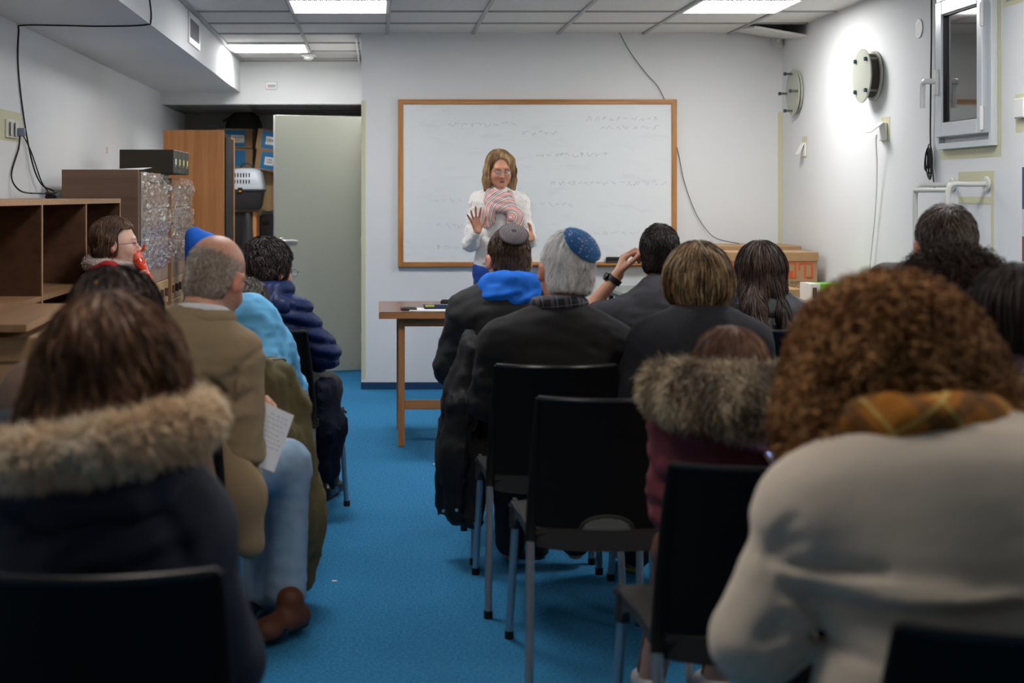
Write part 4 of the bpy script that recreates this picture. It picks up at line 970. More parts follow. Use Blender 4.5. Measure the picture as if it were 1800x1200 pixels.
def short_strands(H, S_, par, cols, n=6000, steps=5, seg=.006, jit=.15, seed=1, width=.0011, lift=.25, crown=(0, -.05, .12), curl=(0, 0), m=None, offs=(.001, .008), cond=None, pull=.25, grav=.08, cscale=30):
    N = vnormals(S_.V, S_.Q); r, nn = pick(S_.V, N, n, cond, seed); t = comb(H, crown)(r, nn)
    return strands('hair_strands', r - nn * .004, t + nn * lift, steps, seg, m or hair_m, par, S_, grav, .9, jit, curl, width, cols, seed, offs, pull, cscale=cscale)
def glasses(H, par, col=(40, 36, 40), w=.02, h=.015, temple_only=False):
    m = mat('spectacle_frame%d' % col[0], col, .3); g = MB(); 
    for q in (-1, 1):
        g.tube([H.w(q * .032 + w * math.cos(a) * (1 - .15 * math.cos(4 * a)), .117, .002 + h * math.sin(a)) for a in np.linspace(0, 6.283, 25)[:-1]], .0012 * H.s, 6, closed=True)
        g.tube([H.w(q * (.032 + w), .117, .006), H.w(q * .076, .105, .008), H.w(q * .084, .02, .004), H.w(q * .086, -.01, -.004)], .0014 * H.s, 6)
    g.tube([H.w(-.011, .118, .004), H.w(0, .121, .006), H.w(.011, .118, .004)], .0012 * H.s, 6)
    t = g.build('glasses', m, par, True)
    for q in (-1, 1): MB().add([H.w(q * .032 + w * .95 * math.cos(a), .1172, .002 + h * .95 * math.sin(a)) for a in np.linspace(0, 6.283, 17)[:-1]] + [H.w(q * .032 + w * .95 * math.cos(a), .1162, .002 + h * .95 * math.sin(a)) for a in np.linspace(0, 6.283, 17)[:-1]], [list(range(16)), list(range(16, 32))[::-1]] + [[i, (i + 1) % 16, 16 + (i + 1) % 16, 16 + i] for i in range(16)]).build('lens', mat('lens_clear', (235, 240, 245), .03, alpha=.16), t)
    return t
# ------------------------------------------------------------------ the people
def person(X, D, topz, label, yaw=0, hs=1.0, lean=0.0, hrot=(0, 0, 0), group=None, jaw=1.0, **ov):
    s = (topz - .125 * hs - .56) / .555; J = joints(s, lean, **ov); hx, hy, hz = J['head']; a = math.radians(yaw)
    bx = X - (hx * math.cos(a) - hy * math.sin(a)); by = D - (hx * math.sin(a) + hy * math.cos(a))
    t = thing('person', label, 'person', (bx, by, 0), a, group); return t, J, Head(J['head'], rotm(*hrot), hs, jaw), s
def ridges(L, flat=None):
    """creases and folds along segments; flat: only x, z count, on the back side"""
    L = [(A_(*a), A_(*b), amp, w) for a, b, amp, w in L]; mk = A_(1, 0 if flat is not None else 1, 1)
    def f(P):
        d = 0
        for a, b, amp, w in L:
            a = a * mk; ba = b * mk - a; t = np.clip(((P * mk - a) @ ba) / (ba @ ba), 0, 1); r = np.linalg.norm(P * mk - a - t[:, None] * ba, axis=-1); d = d - amp * np.exp(-(r / w) ** 2) * np.sin(math.pi * np.clip(t * .9 + .1, 0, 1)) ** .5
        return d if flat is None else d * (P[:, 1] < flat)
    return f
leather_shoe = mat('shoe_black', (22, 20, 20), .3); brown_shoe = mat('shoe_brown', (92, 48, 26), .6); sole_m = mat('shoe_sole', (30, 27, 25), .8); jean = cloth('jeans_light', (138, 164, 188), .9, (500, .5, .001), (18, .16)); jean_dark = cloth('jeans_dark', (32, 44, 74), .9, (500, .5, .001)); dark_tr = cloth('trousers_dark', (30, 30, 34))
def fur(S_, par, cols, n=16000, L=.035, seed=1, grav=.25, width=.0011, steps=5, cond=None, bias=(0, 0, 0), name='fur_strands', curl=(.003, 1.1)):
    N = vnormals(S_.V, S_.Q); r, nn = pick(S_.V, N, n, cond, seed); g = np.random.default_rng(seed); cl = np.stack([wob(r, 130, seed + k) for k in range(3)], -1)
    d = nn + cl * .55 + g.normal(size=nn.shape) * .18 + np.array(bias); return strands(name, r - nn * .003, d, steps, L / steps, fur_m, par, None, grav, .9, .12, curl, width, cols, seed, rootn=unit(np.cross(d, g.normal(size=d.shape))), lenvar=.45, cscale=60)
def mass(par, cols, prims, base, n=9000, steps=9, seg=.013, seed=1, jit=.07, curl=(0, 0), width=.0014, grav=.5, name='hair', offs=(-.002, .007), groove=.004, cut=None, H=None, res=.008, flow=None, stiff=.7, m=None, cond=None, cscale=80, gf=170, endz=None):
    """long hair: one solid mass with locks laid over it"""
    S_ = SDF(res); prims(S_)
    if cut: cut(S_)
    S_.disp(lambda P: groove * wob(P, gf, seed, 1.4, (1, 1, .22))); o = S_.build(name, mat('hairmass%d_%d_%d' % base, base, .75), par)
    N = vnormals(S_.V, S_.Q); r, nn = pick(S_.V, N, n, cond, seed); E = SDF(); E.ops = S_.ops
    d = unit(np.array([0, 0, -1.0]) - nn * (-nn[:, 2:3])) + nn * .05
    strands('hair_strands', r + nn * .001, d, steps, seg, m or hair_m, o, E, grav, stiff, jit, curl, width, cols, seed, offs, .35, flow, cscale); return o, S_
def facecut(H, z=.0, w=.072, y=.045, top=.07):
    """opens the hair in front of the face"""
    def f(S_):
        h = H.s; S_.boxr(H.w(0, y + .15, top - .14 + z), np.array((.2, .15, .14)) * h, .04 * h, .012, H.R, '-'); S_.ell(H.w(0, .13, -.02 + z), np.array((w, .11, .105)) * h, .02, H.R, '-')
    return f

# presenter ------------------------------------------------------------------
J = dict(pel=A_(0, 0, .90), waist=A_(0, -.01, 1.06), chest=A_(0, 0, 1.22), neck=A_(0, -.005, 1.385), head=A_(0, .03, 1.522), shL=A_(-.135, -.01, 1.325), shR=A_(.135, -.01, 1.325),
         elL=A_(-.185, .02, 1.07), elR=A_(.185, .02, 1.05), wrL=A_(-.188, .20, 1.095), wrR=A_(.15, .18, 1.135), hpL=A_(-.085, 0, .88), hpR=A_(.085, 0, .88), knL=A_(-.09, .02, .48), knR=A_(.09, .02, .48), anL=A_(-.09, 0, .09), anR=A_(.09, 0, .09))
t = thing('person', 'standing woman with blond hair and glasses, white sweater and striped scarf, hands raised', 'person', (.79, 9.16, 0), math.pi)
H = Head(J['head'], rotm(-9, 0, 6), .97, 1.03)
body(J, H, t, (196, 140, 114), .005, s=.9, handspec=dict(R=dict(d=(.25, .1, 1), n=(-.1, 1, -.1), side=1, spread=.26, thumb=(1.1, .3), extra=(.2, .25, .3, .25)), L=dict(d=(.45, .75, .15), n=(.9, -.3, .1), side=-1, curl=(.7, .8, .6), thumb=(1.5, .0))), lips=(172, 84, 84), brow=(120, 88, 64), neck_r=.05)
H.extras(t, (70, 60, 50), (0, -.6), -.004); glasses(H, t, (74, 60, 66), .021, .0135)
knit = cloth('white_angora', (236, 234, 230), .95, (160, .5, .004), (20, .04), sheen=.6)
_, S1 = top(J, t, knit, 'sweater', .016, .95, .007, folds=.0045, nk=.055, seed=4, arm_g=.012, wr_r=.028, belly=1.05, shr=.042)
N = vnormals(S1.V, S1.Q); r, nn = pick(S1.V, N, 16000, None, 3); g_ = np.random.default_rng(2); strands('knit_fuzz', r, nn + g_.normal(size=nn.shape) * .5, 3, .0045, hairmat('angora_fuzz', .9, .1), t, None, .2, .8, .3, (0, 0), .0005, ((225, 223, 218), (245, 244, 240)), 3, rootn=unit(g_.normal(size=nn.shape)))
E = SDF(.009); E.ell(J['pel'] + A_(0, 0, .03), (.165, .115, .13), .04); E.ell(J['waist'], (.15, .115, .15), .05); E.disp(lambda P: .004 * wob(P, 30, 3, 1, (1, 1, .4))); E.build('sweater_hem', knit, t)
trousers(J, t, cloth('jeans_blue', (24, 66, 150)), .92, r=(.092, .066, .058)); shoes(J, t, leather_shoe, sole_m, .92)
# scarf, striped by its own print
scm = mat('scarf_print', (200, 170, 165), .85, bump=(300, .3, .001)); _n, _l = scm.node_tree.nodes, scm.node_tree.links
_tc = _n.new('ShaderNodeTexCoord'); _mp = _n.new('ShaderNodeMapping'); _mp.inputs['Location'].default_value = (.06, -.14, -1.22); _nz = _n.new('ShaderNodeTexWave'); _nz.wave_type = 'RINGS'; _nz.rings_direction = 'SPHERICAL'; _nz.wave_profile = 'SAW'; _nz.inputs['Scale'].default_value = 7; _nz.inputs['Distortion'].default_value = 2.2; _nz.inputs['Detail'].default_value = 1; _nz.inputs['Detail Scale'].default_value = 1.2; _cr = _n.new('ShaderNodeValToRGB')
_l.new(_tc.outputs['Object'], _mp.inputs['Vector']); _l.new(_mp.outputs['Vector'], _nz.inputs['Vector']); _l.new(_nz.outputs['Fac'], _cr.inputs['Fac']); _l.new(_cr.outputs['Color'], _n['Principled BSDF'].inputs['Base Color'])
_cr.color_ramp.interpolation = 'CONSTANT'; E_ = _cr.color_ramp.elements; E_[0].color = lin((196, 178, 176)) + (1,); E_[1].position = .92; E_[1].color = lin((128, 104, 100)) + (1,)
for p_, c_ in ((.14, (132, 108, 104)), (.24, (214, 202, 200)), (.36, (232, 96, 116)), (.44, (200, 184, 182)), (.56, (222, 140, 106)), (.66, (150, 128, 124)), (.76, (216, 206, 204)), (.86, (160, 196, 198))): e_ = E_.new(p_); e_.color = lin(c_) + (1,)
E = SDF(.006); c0 = J['neck'] + A_(0, .02, -.022)
for k, (rx, ry, dz, dr) in enumerate(((.066, .072, .03, .035), (.08, .088, .012, .055), (.09, .10, -.012, .075))):
    P_ = [c0 + A_(rx * math.cos(a) * (1 - .25 * max(math.sin(a), 0)), ry * math.sin(a) + .018 * max(math.sin(a), 0), dz - dr * (.5 + .5 * math.sin(a)) ** 1.5 + .012 * math.cos(a)) for a in np.linspace(0, 6.283, 21)]; E.path(P_, [.027] * 21, .006)
E.path([c0 + A_(-.06, .095, -.07), c0 + A_(-.085, .115, -.15), c0 + A_(-.08, .112, -.24), c0 + A_(-.09, .11, -.33)], [.038, .048, .05, .042], .02, sc=(1, .45, 1)); E.path([c0 + A_(.055, .09, -.06), c0 + A_(.085, .108, -.12), c0 + A_(.095, .11, -.17)], [.034, .04, .04], .02, sc=(1, .5, 1))
E.disp(lambda P: .006 * wob(P, 60, 5, 1.5, (1, 1, .7))); E.build('scarf', scm, t)
def pr(S_):
    S_.ell(H.w(0, -.018, .036), np.array((.086, .112, .099)), .02, H.R)
    for q in (-1, 1): S_.path([H.w(q * .055, .01, .06), H.w(q * .078, .012, .0), H.w(q * .083, .01, -.06), H.w(q * .09, .015, -.115)], [.036, .024, .024, .013], .025)
    S_.path([H.w(0, -.06, 0), H.w(0, -.06, -.1)], [.07, .06], .03)
def pcut(S_): S_.ell(H.w(.008, .13, .012), np.array((.066, .11, .104)), .02, H.R, '-'); S_.boxr(H.w(0, .20, -.05), np.array((.2, .15, .08)), .03, .012, H.R, '-')
mass(t, ((110, 82, 56), (168, 134, 94), (220, 190, 144), (176, 142, 102)), pr, (96, 74, 52), 11000, 7, .010, 3, cut=pcut, H=H, width=.0011, res=.006, groove=.003)

# man with grey kippah and blue hood ------------------------------------------
t, J, H, s = person(.512, 5.52, 1.225, 'seated man in dark jacket with bright blue hood down and grey patterned skullcap', hrot=(-12, 0, 12), hs=.97, shL=(-.152, -.03, .905), shR=(.152, -.03, .905))
body(J, H, t, (206, 150, 124), .008); jk = cloth('jacket_charcoal', (36, 35, 37), .8)
top(J, t, jk, 'jacket', .045, s, .012, folds=.007, seed=11, nk=.07, belly=1.05); trousers(J, t, jean_dark); shoes(J, t, leather_shoe, sole_m)
E = SDF(.008); n0 = J['neck']; P_ = [n0 + A_(.085 * math.cos(a), -.02 + .085 * math.sin(a), .045 - .02 * math.sin(a)) for a in np.linspace(0, 6.283, 19)]; E.path(P_, [.03] * 19, .02)
E.cone(n0 + A_(-.085, -.075, .035), n0 + A_(.085, -.075, .035), .036, k=.03); E.ell(n0 + A_(0, -.1, -.0), (.11, .05, .05), .03); E.cone(n0 + A_(0, -.11, -.03), n0 + A_(.0, -.12, -.10), .06, .028, .04, sc=(1, .6, 1))
E.disp(ridges([((n0 + A_(-.11, 0, -.0)), (n0 + A_(.04, 0, .025)), .009, .010), ((n0 + A_(.1, 0, .04)), (n0 + A_(-.06, 0, -.02)), -.007, .008), ((n0 + A_(.1, 0, .02)), (n0 + A_(0, 0, -.03)), .008, .010), ((n0 + A_(0, 0, -.09)), (n0 + A_(0, 0, -.03)), -.004, .004)], J['neck'][1] - .05)); E.disp(lambda P: .004 * wob(P, 80, 2, 1.3)); E.build('hood', cloth('hood_blue', (10, 110, 220), .85), t)
_, HS = cap_hair(H, None, t, (70, 52, 40), nape=-.075, disp=.004)
short_strands(H, HS, t, ((58, 42, 32), (96, 74, 56), (120, 98, 78)), 8000, 5, .006, seed=4)
glasses(H, t, (110, 40, 40))
def kippah(H, par, m, tilt=40, r=.062, roll=0, rad=(.083, .106, .097), c0=(0, -.016, .037)):
    """a shallow knitted cap; rings of stitches are modelled as beads"""
    Rl = rotm(tilt, 0, 0) @ rotm(0, roll, 0); R = H.R @ Rl; nl = Rl @ A_(0, 0, 1); q_ = nl * np.array(rad) ** 2 / np.linalg.norm(nl * np.array(rad)); o = H.w(*(np.array(c0) + q_ + nl * .011)); V = []; F = []; n = 40; rings = 12; Rs = .105; pf = lambda q, a, h=0: o + R @ ((np.array([math.sin(q) * math.cos(a), math.sin(q) * math.sin(a), math.cos(q)]) * (Rs + h) - np.array([0, 0, Rs])) )
    qm = math.asin(min(r / Rs, .95))
    for h in (.0045, 0):
        for i in range(rings + 1):
            for k in range(n): V.append(pf(qm * (i + .001) / rings, 2 * math.pi * k / n, h + .0))
    w = (rings + 1) * n
    for i in range(rings):
        for k in range(n): a, b, c_, d = i * n + k, i * n + (k + 1) % n, (i + 1) * n + (k + 1) % n, (i + 1) * n + k; F += [[a, d, c_, b], [w + a, w + b, w + c_, w + d]]
    for k in range(n): a, b = rings * n + k, rings * n + (k + 1) % n; F.append([a, b, w + b, w + a])
    K = MB().add(V, F).build('skullcap', m, par, True); return K, pf, qm
K, pf, qm = kippah(H, t, mat('kippah_grey', (66, 60, 62), .8, bump=(300, .6, .002)), 52, .056, -4)
g = MB()
for i in range(2, 9):
    nn = 6 + i * 5
    for k in range(nn): p = pf(qm * i / 9.2, 2 * math.pi * k / nn, .0052); d = unit(p - pf(0, 0, -.105)); g.disc(p - d * .001, d, .0015, .0018, 6)
g.build('stitch_dots', mat('kippah_stitch', (200, 190, 196), .7), K); g = MB().tube([pf(qm * .995, a, .003) for a in np.linspace(0, 6.283, 41)[:-1]], .003, 6, closed=True).build('rim', mat('kippah_rim', (46, 42, 44), .8), K, True)
chair(.576, 5.53, 'black chair under the man with the bright blue hood, dark coat hanging from its side')
def coat(name, label, m, prims, loc, res=.011, folds=.012, aniso=(1.6, 1.6, .28), seed=5, cat='coat'):
    t = thing(name, label, cat, loc); S_ = SDF(res); prims(S_); S_.disp(lambda P: folds * wob(P, 48, seed, 1.5, aniso) + .004 * wob(P, 110, seed + 1, 1.2)); S_.build('cloth', m, t, 2); return t, S_
def pr(S_): S_.path([(0, 0, .78), (-.03, -.01, .6), (-.05, -.02, .4), (-.045, -.03, .24)], [.07, .10, .11, .085], .04, sc=(.62, 1, 1)); S_.cone((-.04, -.05, .2), (.02, -.1, .16), .05, .02); S_.cone((-.07, .02, .3), (-.09, .03, .2), .05, .03); S_.cone((.04, -.08, .4), (.03, -.09, .18), .05, .015)
t, _s = coat('hanging_coat', 'black coat with studs hanging from the chair of the man in the blue hood', cloth('coat_black', (20, 18, 20), .75), pr, (.345, 5.28, 0))
g = MB()
for p in ((-.055, -.125, .22), (.012, -.128, .17), (-.10, -.05, .2)): g.disc(p, (0, -1, 0), .006, .004, 10)
g.build('snap_button', chrome, t, True)

# white haired man ---------------------------------------------------------------
t, J, H, s = person(.645, 4.80, 1.225, 'seated white haired man in black jacket with blue speckled skullcap', hrot=(-8, 5, 10), hs=1.04, shL=(-.19, -.03, .865), shR=(.17, -.03, .865), elL=(-.225, .03, .67), elR=(.205, .03, .67), neck=(.01, -.02, .935), chest=(0, -.045, .81))
t.location.x += -.035; H.c[0] += .03
body(J, H, t, (204, 138, 112), .008, stub=None); top(J, t, cloth('jacket_black', (17, 15, 16), .85), 'jacket', .035, s, .012, folds=.006, seed=21, nk=.055); trousers(J, t, dark_tr)
J['anL'] = A_(-.10, .56, .09); J['anR'] = A_(-.0, .60, .09); shoes(J, t, mat('shoe_dark', (34, 30, 28), .6), sole_m)
plaid = mat('plaid_shirt', (70, 66, 70), .85, bump=(300, .3, .001)); _n, _l = plaid.node_tree.nodes, plaid.node_tree.links
def plaidify(m, f, base, c2, c3, rot=0):
    n, l = m.node_tree.nodes, m.node_tree.links; tc = n.new('ShaderNodeTexCoord'); mp = n.new('ShaderNodeMapping'); mp.inputs['Rotation'].default_value = (0, rot, 0); mp.inputs['Scale'].default_value = (f, f, f); l.new(tc.outputs['Object'], mp.inputs['Vector'])
    sx = n.new('ShaderNodeSeparateXYZ'); l.new(mp.outputs['Vector'], sx.inputs[0]); prev = None
    for ax, c in (('X', c2), ('Z', c2), ('X', c3), ('Z', c3)):
        fr = n.new('ShaderNodeMath'); fr.operation = 'FRACT'; l.new(sx.outputs[ax], fr.inputs[0]); cm = n.new('ShaderNodeMath'); cm.operation = 'COMPARE'; cm.inputs[1].default_value = .5 if c is c2 else .82; cm.inputs[2].default_value = .13 if c is c2 else .035; l.new(fr.outputs[0], cm.inputs[0])
        mu = n.new('ShaderNodeMath'); mu.operation = 'MULTIPLY'; mu.inputs[1].default_value = .55 if c is c2 else .8; l.new(cm.outputs[0], mu.inputs[0]); mx = n.new('ShaderNodeMix'); mx.data_type = 'RGBA'; mx.inputs[6].default_value = lin(base) + (1,)
        if prev: l.new(prev, mx.inputs[6])
        mx.inputs[7].default_value = lin(c) + (1,); l.new(mu.outputs[0], mx.inputs[0]); prev = mx.outputs[2]
    l.new(prev, n['Principled BSDF'].inputs['Base Color'])
plaidify(plaid, 22, (34, 31, 35), (96, 94, 102), (120, 118, 126), .1)
E = SDF(.007); n0 = J['neck']; E.path([n0 + A_(-.01 + .074 * math.cos(a), .0 + .078 * math.sin(a), .06 - .01 * math.sin(a)) for a in np.linspace(0, 6.283, 19)], [.022] * 19, .015); E.disp(lambda P: .003 * wob(P, 70, 2)); E.build('shirt_collar', plaid, t)
_, HS = cap_hair(H, None, t, (214, 212, 210), nape=-.062, disp=.005, r=(.079, .112, .102)); short_strands(H, HS, t, ((206, 204, 203), (244, 243, 242), (255, 255, 255)), 12000, 6, .008, seed=7, width=.0011, offs=(.001, .012), jit=.12)
K, pf, qm = kippah(H, t, mat('kippah_blue', (4, 84, 144), .8, bump=(250, .6, .002)), 50, .072, 20, (.088, .112, .102)); g = MB(); r_ = random.Random(6)
for k in range(120): q = qm * math.sqrt(r_.random()) * .97; p = pf(q, r_.uniform(0, 6.28), .0048); d = unit(p - pf(0, 0, -.105)); g.disc(p - d * .001, d, r_.choice((.0012, .0016, .0028)), .0012, 6)
g.build('speckle', mat('kippah_speckle', (176, 170, 186), .7), K)
chair(.577, 4.86, 'black chair under the white haired man with the blue skullcap')
chair(.629, 4.12, 'empty black chair with half-moon slot directly behind the white haired man')

# man with hand at his ear ---------------------------------------------------------
t, J, H, s = person(1.165, 5.85, 1.235, 'seated dark haired man in grey t-shirt with wristwatch, left hand raised to his ear', hrot=(-6, 0, -14), hs=.98, neck=(0, -.02, .962), shL=(-.15, -.03, .885), shR=(.15, -.03, .885), elL=(-.30, .10, .86), wrL=(-.165, .07, 1.03))
ax_ = A_(-.145, .06, 1.045)
body(J, H, t, (200, 148, 120), .006, stub=(60, 48, 42), brow=(40, 30, 24), handspec=dict(L=dict(d=(.35, -.05, 1), n=(.9, .1, -.3), side=-1, curl=(.7, 1.0, .9), thumb=(.6, .5)), R=dict(d=(-.3, 1, -.3), n=(0, -.3, -1), side=1)))
top(J, t, cloth('tshirt_grey', (60, 60, 66), .9), 'tshirt', .014, s, .009, folds=.005, seed=31, nk=.058, nkz=-.035, sleeves=False, cut=lambda S_: [S_.cone(J['sh' + q], J['sh' + q] * .35 + J['el' + q] * .65, .062, .058, .02) for q in 'LR']); trousers(J, t, jean_dark); shoes(J, t, leather_shoe, sole_m)
w0 = J['wrL']; wd = unit(J['wrL'] - J['elL']); MB().tube([w0 - wd * .035, w0 - wd * .012], .034, 18).build('watch_strap', mat('watch_black', (24, 22, 22), .5), t, True); MB().disc(w0 - wd * .024 + A_(-.03, -.005, .012), (-.9, -.2, .4), .018, .01, 18, .002).build('watch_case', mat('watch_case', (60, 60, 62), .3, .8), t, True)
_, HS = cap_hair(H, None, t, (30, 24, 22), nape=-.075, disp=.003); short_strands(H, HS, t, ((22, 17, 15), (40, 32, 29), (58, 48, 44)), 9000, 5, .006, seed=9)
bc = chair(1.14, 5.92, 'chair with dark blue back under the man in the grey t-shirt')
for ch in bc.children:
    if ch.name.startswith(('backrest', 'back_sleeve', 'top_rim')): ch.data = ch.data.copy(); ch.data.materials[0] = mat('chair_back_navy', (24, 44, 92), .5)

# woman with bobbed hair -------------------------------------------------------------
t, J, H, s = person(1.045, 4.65, 1.19, 'seated woman with streaked blond bob haircut in dark grey wool jacket', hrot=(-4, 0, 4), hs=1.0, shL=(-.155, -.03, .885), shR=(.155, -.03, .885), elL=(-.225, .02, .67), elR=(.225, .02, .67))
body(J, H, t, (205, 152, 126), .009); top(J, t, cloth('jacket_grey_wool', (44, 45, 50), .95, (300, .5, .002), (90, .18)), 'jacket', .035, s, .012, folds=.005, seed=41, nk=.07, belly=1.08); trousers(J, t, dark_tr)
J['anL'] = A_(-.12, .52, .09); shoes(J, t, mat('sneaker_red', (190, 34, 60), .6), mat('sneaker_sole', (190, 190, 60), .6), .95)
def pr(S_): S_.ell(H.w(0, -.02, .035), (.102, .118, .108), .02, H.R); S_.ell(H.w(0, -.03, .0), (.103, .112, .085), .05, H.R); S_.cone(H.w(0, -.04, -.04), H.w(0, -.045, -.12), .075, .028, .04)
mass(t, ((48, 36, 27), (112, 88, 62), (216, 184, 138), (66, 48, 36), (190, 158, 116)), pr, (58, 44, 34), 15000, 6, .010, 5, cut=facecut(H, 0, .066), flow=lambda p, u: (H.w(0, -.03, -.1) - p) * A_(5, 5, 0) * (p[:, 2:3] < H.c[2] - .01), jit=.06, width=.0011, grav=.4, groove=.005, gf=190, cscale=65)
chair(1.05, 4.78, 'black chair under the woman with the streaked bob')

# woman with long dark hair ------------------------------------------------------------
t, J, H, s = person(1.615, 6.0, 1.155, 'seated woman with long wavy dark hair over a black leather jacket', hrot=(-6, 0, 0), hs=.98)
body(J, H, t, (206, 154, 128), .009); lj = mat('leather_black', (44, 44, 47), .28, bump=(60, .5, .006), spec=.7)
top(J, t, lj, 'leather_jacket', .035, s, .010, folds=.006, seed=51, nk=.068, dispf=lambda P: .006 * np.exp(-((P[:, 2] - .86) / .006) ** 2)); trousers(J, t, dark_tr); shoes(J, t, leather_shoe, sole_m, .92)
def pr(S_):
    S_.ell(H.w(0, -.02, .035), (.092, .112, .102), .02, H.R); S_.path([H.w(0, -.04, 0), H.w(0, -.055, -.09), H.w(-.02, -.085, -.15)], [.095, .085, .06], .04)
    S_.path([H.w(-.045, -.06, -.08), H.w(-.07, -.16, -.17), H.w(-.07, -.215, -.24), H.w(-.05, -.225, -.31)], [.06, .045, .03, .01], .02); S_.path([H.w(.04, -.07, -.1), H.w(.05, -.17, -.18), H.w(.055, -.215, -.27), H.w(.065, -.215, -.35)], [.045, .024, .018, .007], .015)
mass(t, ((34, 25, 22), (56, 42, 36), (84, 62, 50)), pr, (28, 21, 19), 11000, 9, .014, 6, cut=facecut(H), curl=(.003, .5), jit=.06)
chair(1.556, 6.07, 'black chair under the woman with long dark hair')

# big grey haired man at the wall ----------------------------------------------------------
t, J, H, s = person(1.88, 4.7, 1.318, 'seated man with short greying brown hair in dark brown jacket by the ladder', hrot=(-8, 0, -6), hs=1.1, shL=(-.2, -.03, .945), shR=(.2, -.03, .945))
body(J, H, t, (200, 140, 118), .009); top(J, t, cloth('jacket_brown_dark', (38, 28, 25), .7), 'jacket', .05, s, .013, folds=.007, seed=61, nk=.07); trousers(J, t, dark_tr); shoes(J, t, leather_shoe, sole_m)
E = SDF(.01); n0 = J['neck']; E.ell(n0 + A_(-.20, -.03, .02), (.10, .09, .085), .04); E.cone(n0 + A_(-.14, -.03, .02), n0 + A_(.02, -.08, .01), .05, k=.04); E.disp(lambda P: .006 * wob(P, 55, 3, 1.3)); E.build('hood_bundle', MATS['jacket_brown_dark'], t)
_, HS = cap_hair(H, None, t, (66, 54, 48), nape=-.09, disp=.004); short_strands(H, HS, t, ((60, 48, 42), (100, 84, 74), (140, 128, 118)), 10000, 5, .008, seed=19, offs=(.001, .014), jit=.2)
chair(1.88, 4.78, 'black chair under the man in dark brown jacket by the ladder')

# dark curly haired person ---------------------------------------------------------------------
t, J, H, s = person(1.53, 3.8, 1.19, 'seated person with dense dark frizzy curly hair behind the smooth-haired person', hs=1.0)
body(J, H, t, (196, 140, 116), .01); top(J, t, cloth('top_darkbrown', (32, 26, 28)), 'sweater', .03, s, .013, seed=71); trousers(J, t, dark_tr); shoes(J, t, leather_shoe, sole_m)
def pr(S_): S_.ell(H.w(0.0, -.03, .015), (.13, .135, .125), .03); S_.ell(H.w(0, -.05, -.09), (.12, .11, .08), .05)
mass(t, ((30, 21, 20), (52, 38, 34), (70, 52, 46)), pr, (26, 19, 18), 9000, 9, .009, 8, cut=facecut(H), curl=(.007, 1.2), jit=.35, grav=.05, offs=(0, .04), groove=.012, gf=110, m=hair_soft, width=.001)
chair(1.53, 3.88, 'black chair under the person with dark frizzy hair')

# dark haired person at the right edge ---------------------------------------------------------------
t, J, H, s = person(1.345, 3.0, 1.20, 'person with smooth dark hair and plum coat with fur hood at the right edge', hrot=(-6, 0, 18), hs=1.0)
body(J, H, t, (206, 152, 130), .007); plum = cloth('coat_plum', (44, 20, 34), .75); top(J, t, plum, 'coat', .045, s, .013, seed=81, nk=.075); trousers(J, t, dark_tr); shoes(J, t, leather_shoe, sole_m)
def pr(S_): S_.ell(H.w(0, -.02, .035), (.095, .115, .102), .02, H.R); S_.ell(H.w(.03, -.07, -.05), (.085, .075, .08), .05, H.R)
mass(t, ((18, 14, 14), (34, 26, 24), (58, 46, 44)), pr, (18, 14, 14), 9000, 9, .013, 9, cut=facecut(H), jit=.05, cscale=90)
E = SDF(.01); n0 = J['neck']; E.path([n0 + A_(.15 * math.cos(a), -.05 + .12 * math.sin(a), .0) for a in np.linspace(math.pi, 2 * math.pi, 11)], [.03] * 11, .02); E.build('hood_trim', mat('fur_base_dark', (72, 56, 44), .9), t)
fur(E, t, ((60, 46, 36), (140, 118, 92), (180, 160, 130)), 9000, .045, 12)
chair(1.345, 3.1, 'black chair under the person in the plum coat')

# child with maroon coat --------------------------------------------------------------------------------
t, J, H, s = person(.80, 3.22, 1.05, 'seated child in maroon coat with thick grey brown fur hood, brown hair', hrot=(-16, 0, 0), hs=.96, shL=(-.105, -.03, .85), shR=(.115, -.03, .85), elL=(-.105, .03, .66), elR=(.14, .03, .66), chest=(0, -.03, .80), neck=(0, -.01, .885), waist=(0, -.04, .68), anL=(-.07, .58, .10), anR=(.08, .5, .12), knL=(-.05, .36, .47), knR=(.12, .36, .47))
J['neck'][1] = -.0
body(J, H, t, (206, 156, 132), .008, neck_r=.045); mar = cloth('coat_maroon', (116, 50, 60), .8); top(J, t, mar, 'coat', .045, .9, .011, folds=.006, seed=91, nk=.07, low=-.06); trousers(J, t, cloth('leggings_tan', (120, 84, 66)), .75, r=(.09, .07, .05)); shoes(J, t, mat('sneaker_white', (205, 205, 205), .6), mat('sneaker_sole_white', (225, 225, 222), .6), .85)
_, HS = cap_hair(H, None, t, (88, 60, 44), nape=-.10, disp=.003, r=(.088, .112, .102)); short_strands(H, HS, t, ((78, 52, 38), (118, 86, 66), (140, 106, 84)), 9000, 7, .010, seed=29, offs=(.0, .006), jit=.06)
E = SDF(.008); n0 = J['neck'] + A_(0, -.02, .035)
E.path([n0 + A_(.155 * math.cos(a), -.03 + .13 * math.sin(a), -.0 + .012 * abs(math.cos(a))) for a in np.linspace(math.pi * .88, 2.12 * math.pi, 17)], [.035, .038, .042, .045, .048, .05, .052, .054, .055, .054, .052, .05, .048, .045, .042, .038, .035], .02); E.build('hood_trim', mat('fur_base', (140, 120, 98), .9), t)
fur(E, t, ((70, 58, 48), (124, 106, 86), (186, 166, 138), (214, 200, 172)), 34000, .042, 13, .25, .0009, 6)
E = SDF(.01); E.ell(n0 + A_(0, -.09, -.05), (.16, .09, .09), .04); E.disp(lambda P: .005 * wob(P, 60, 2, 1.2)); E.build('hood', mar, t)
chair(.79, 3.17, 'black chair under the child in the maroon coat, beside the empty chair')

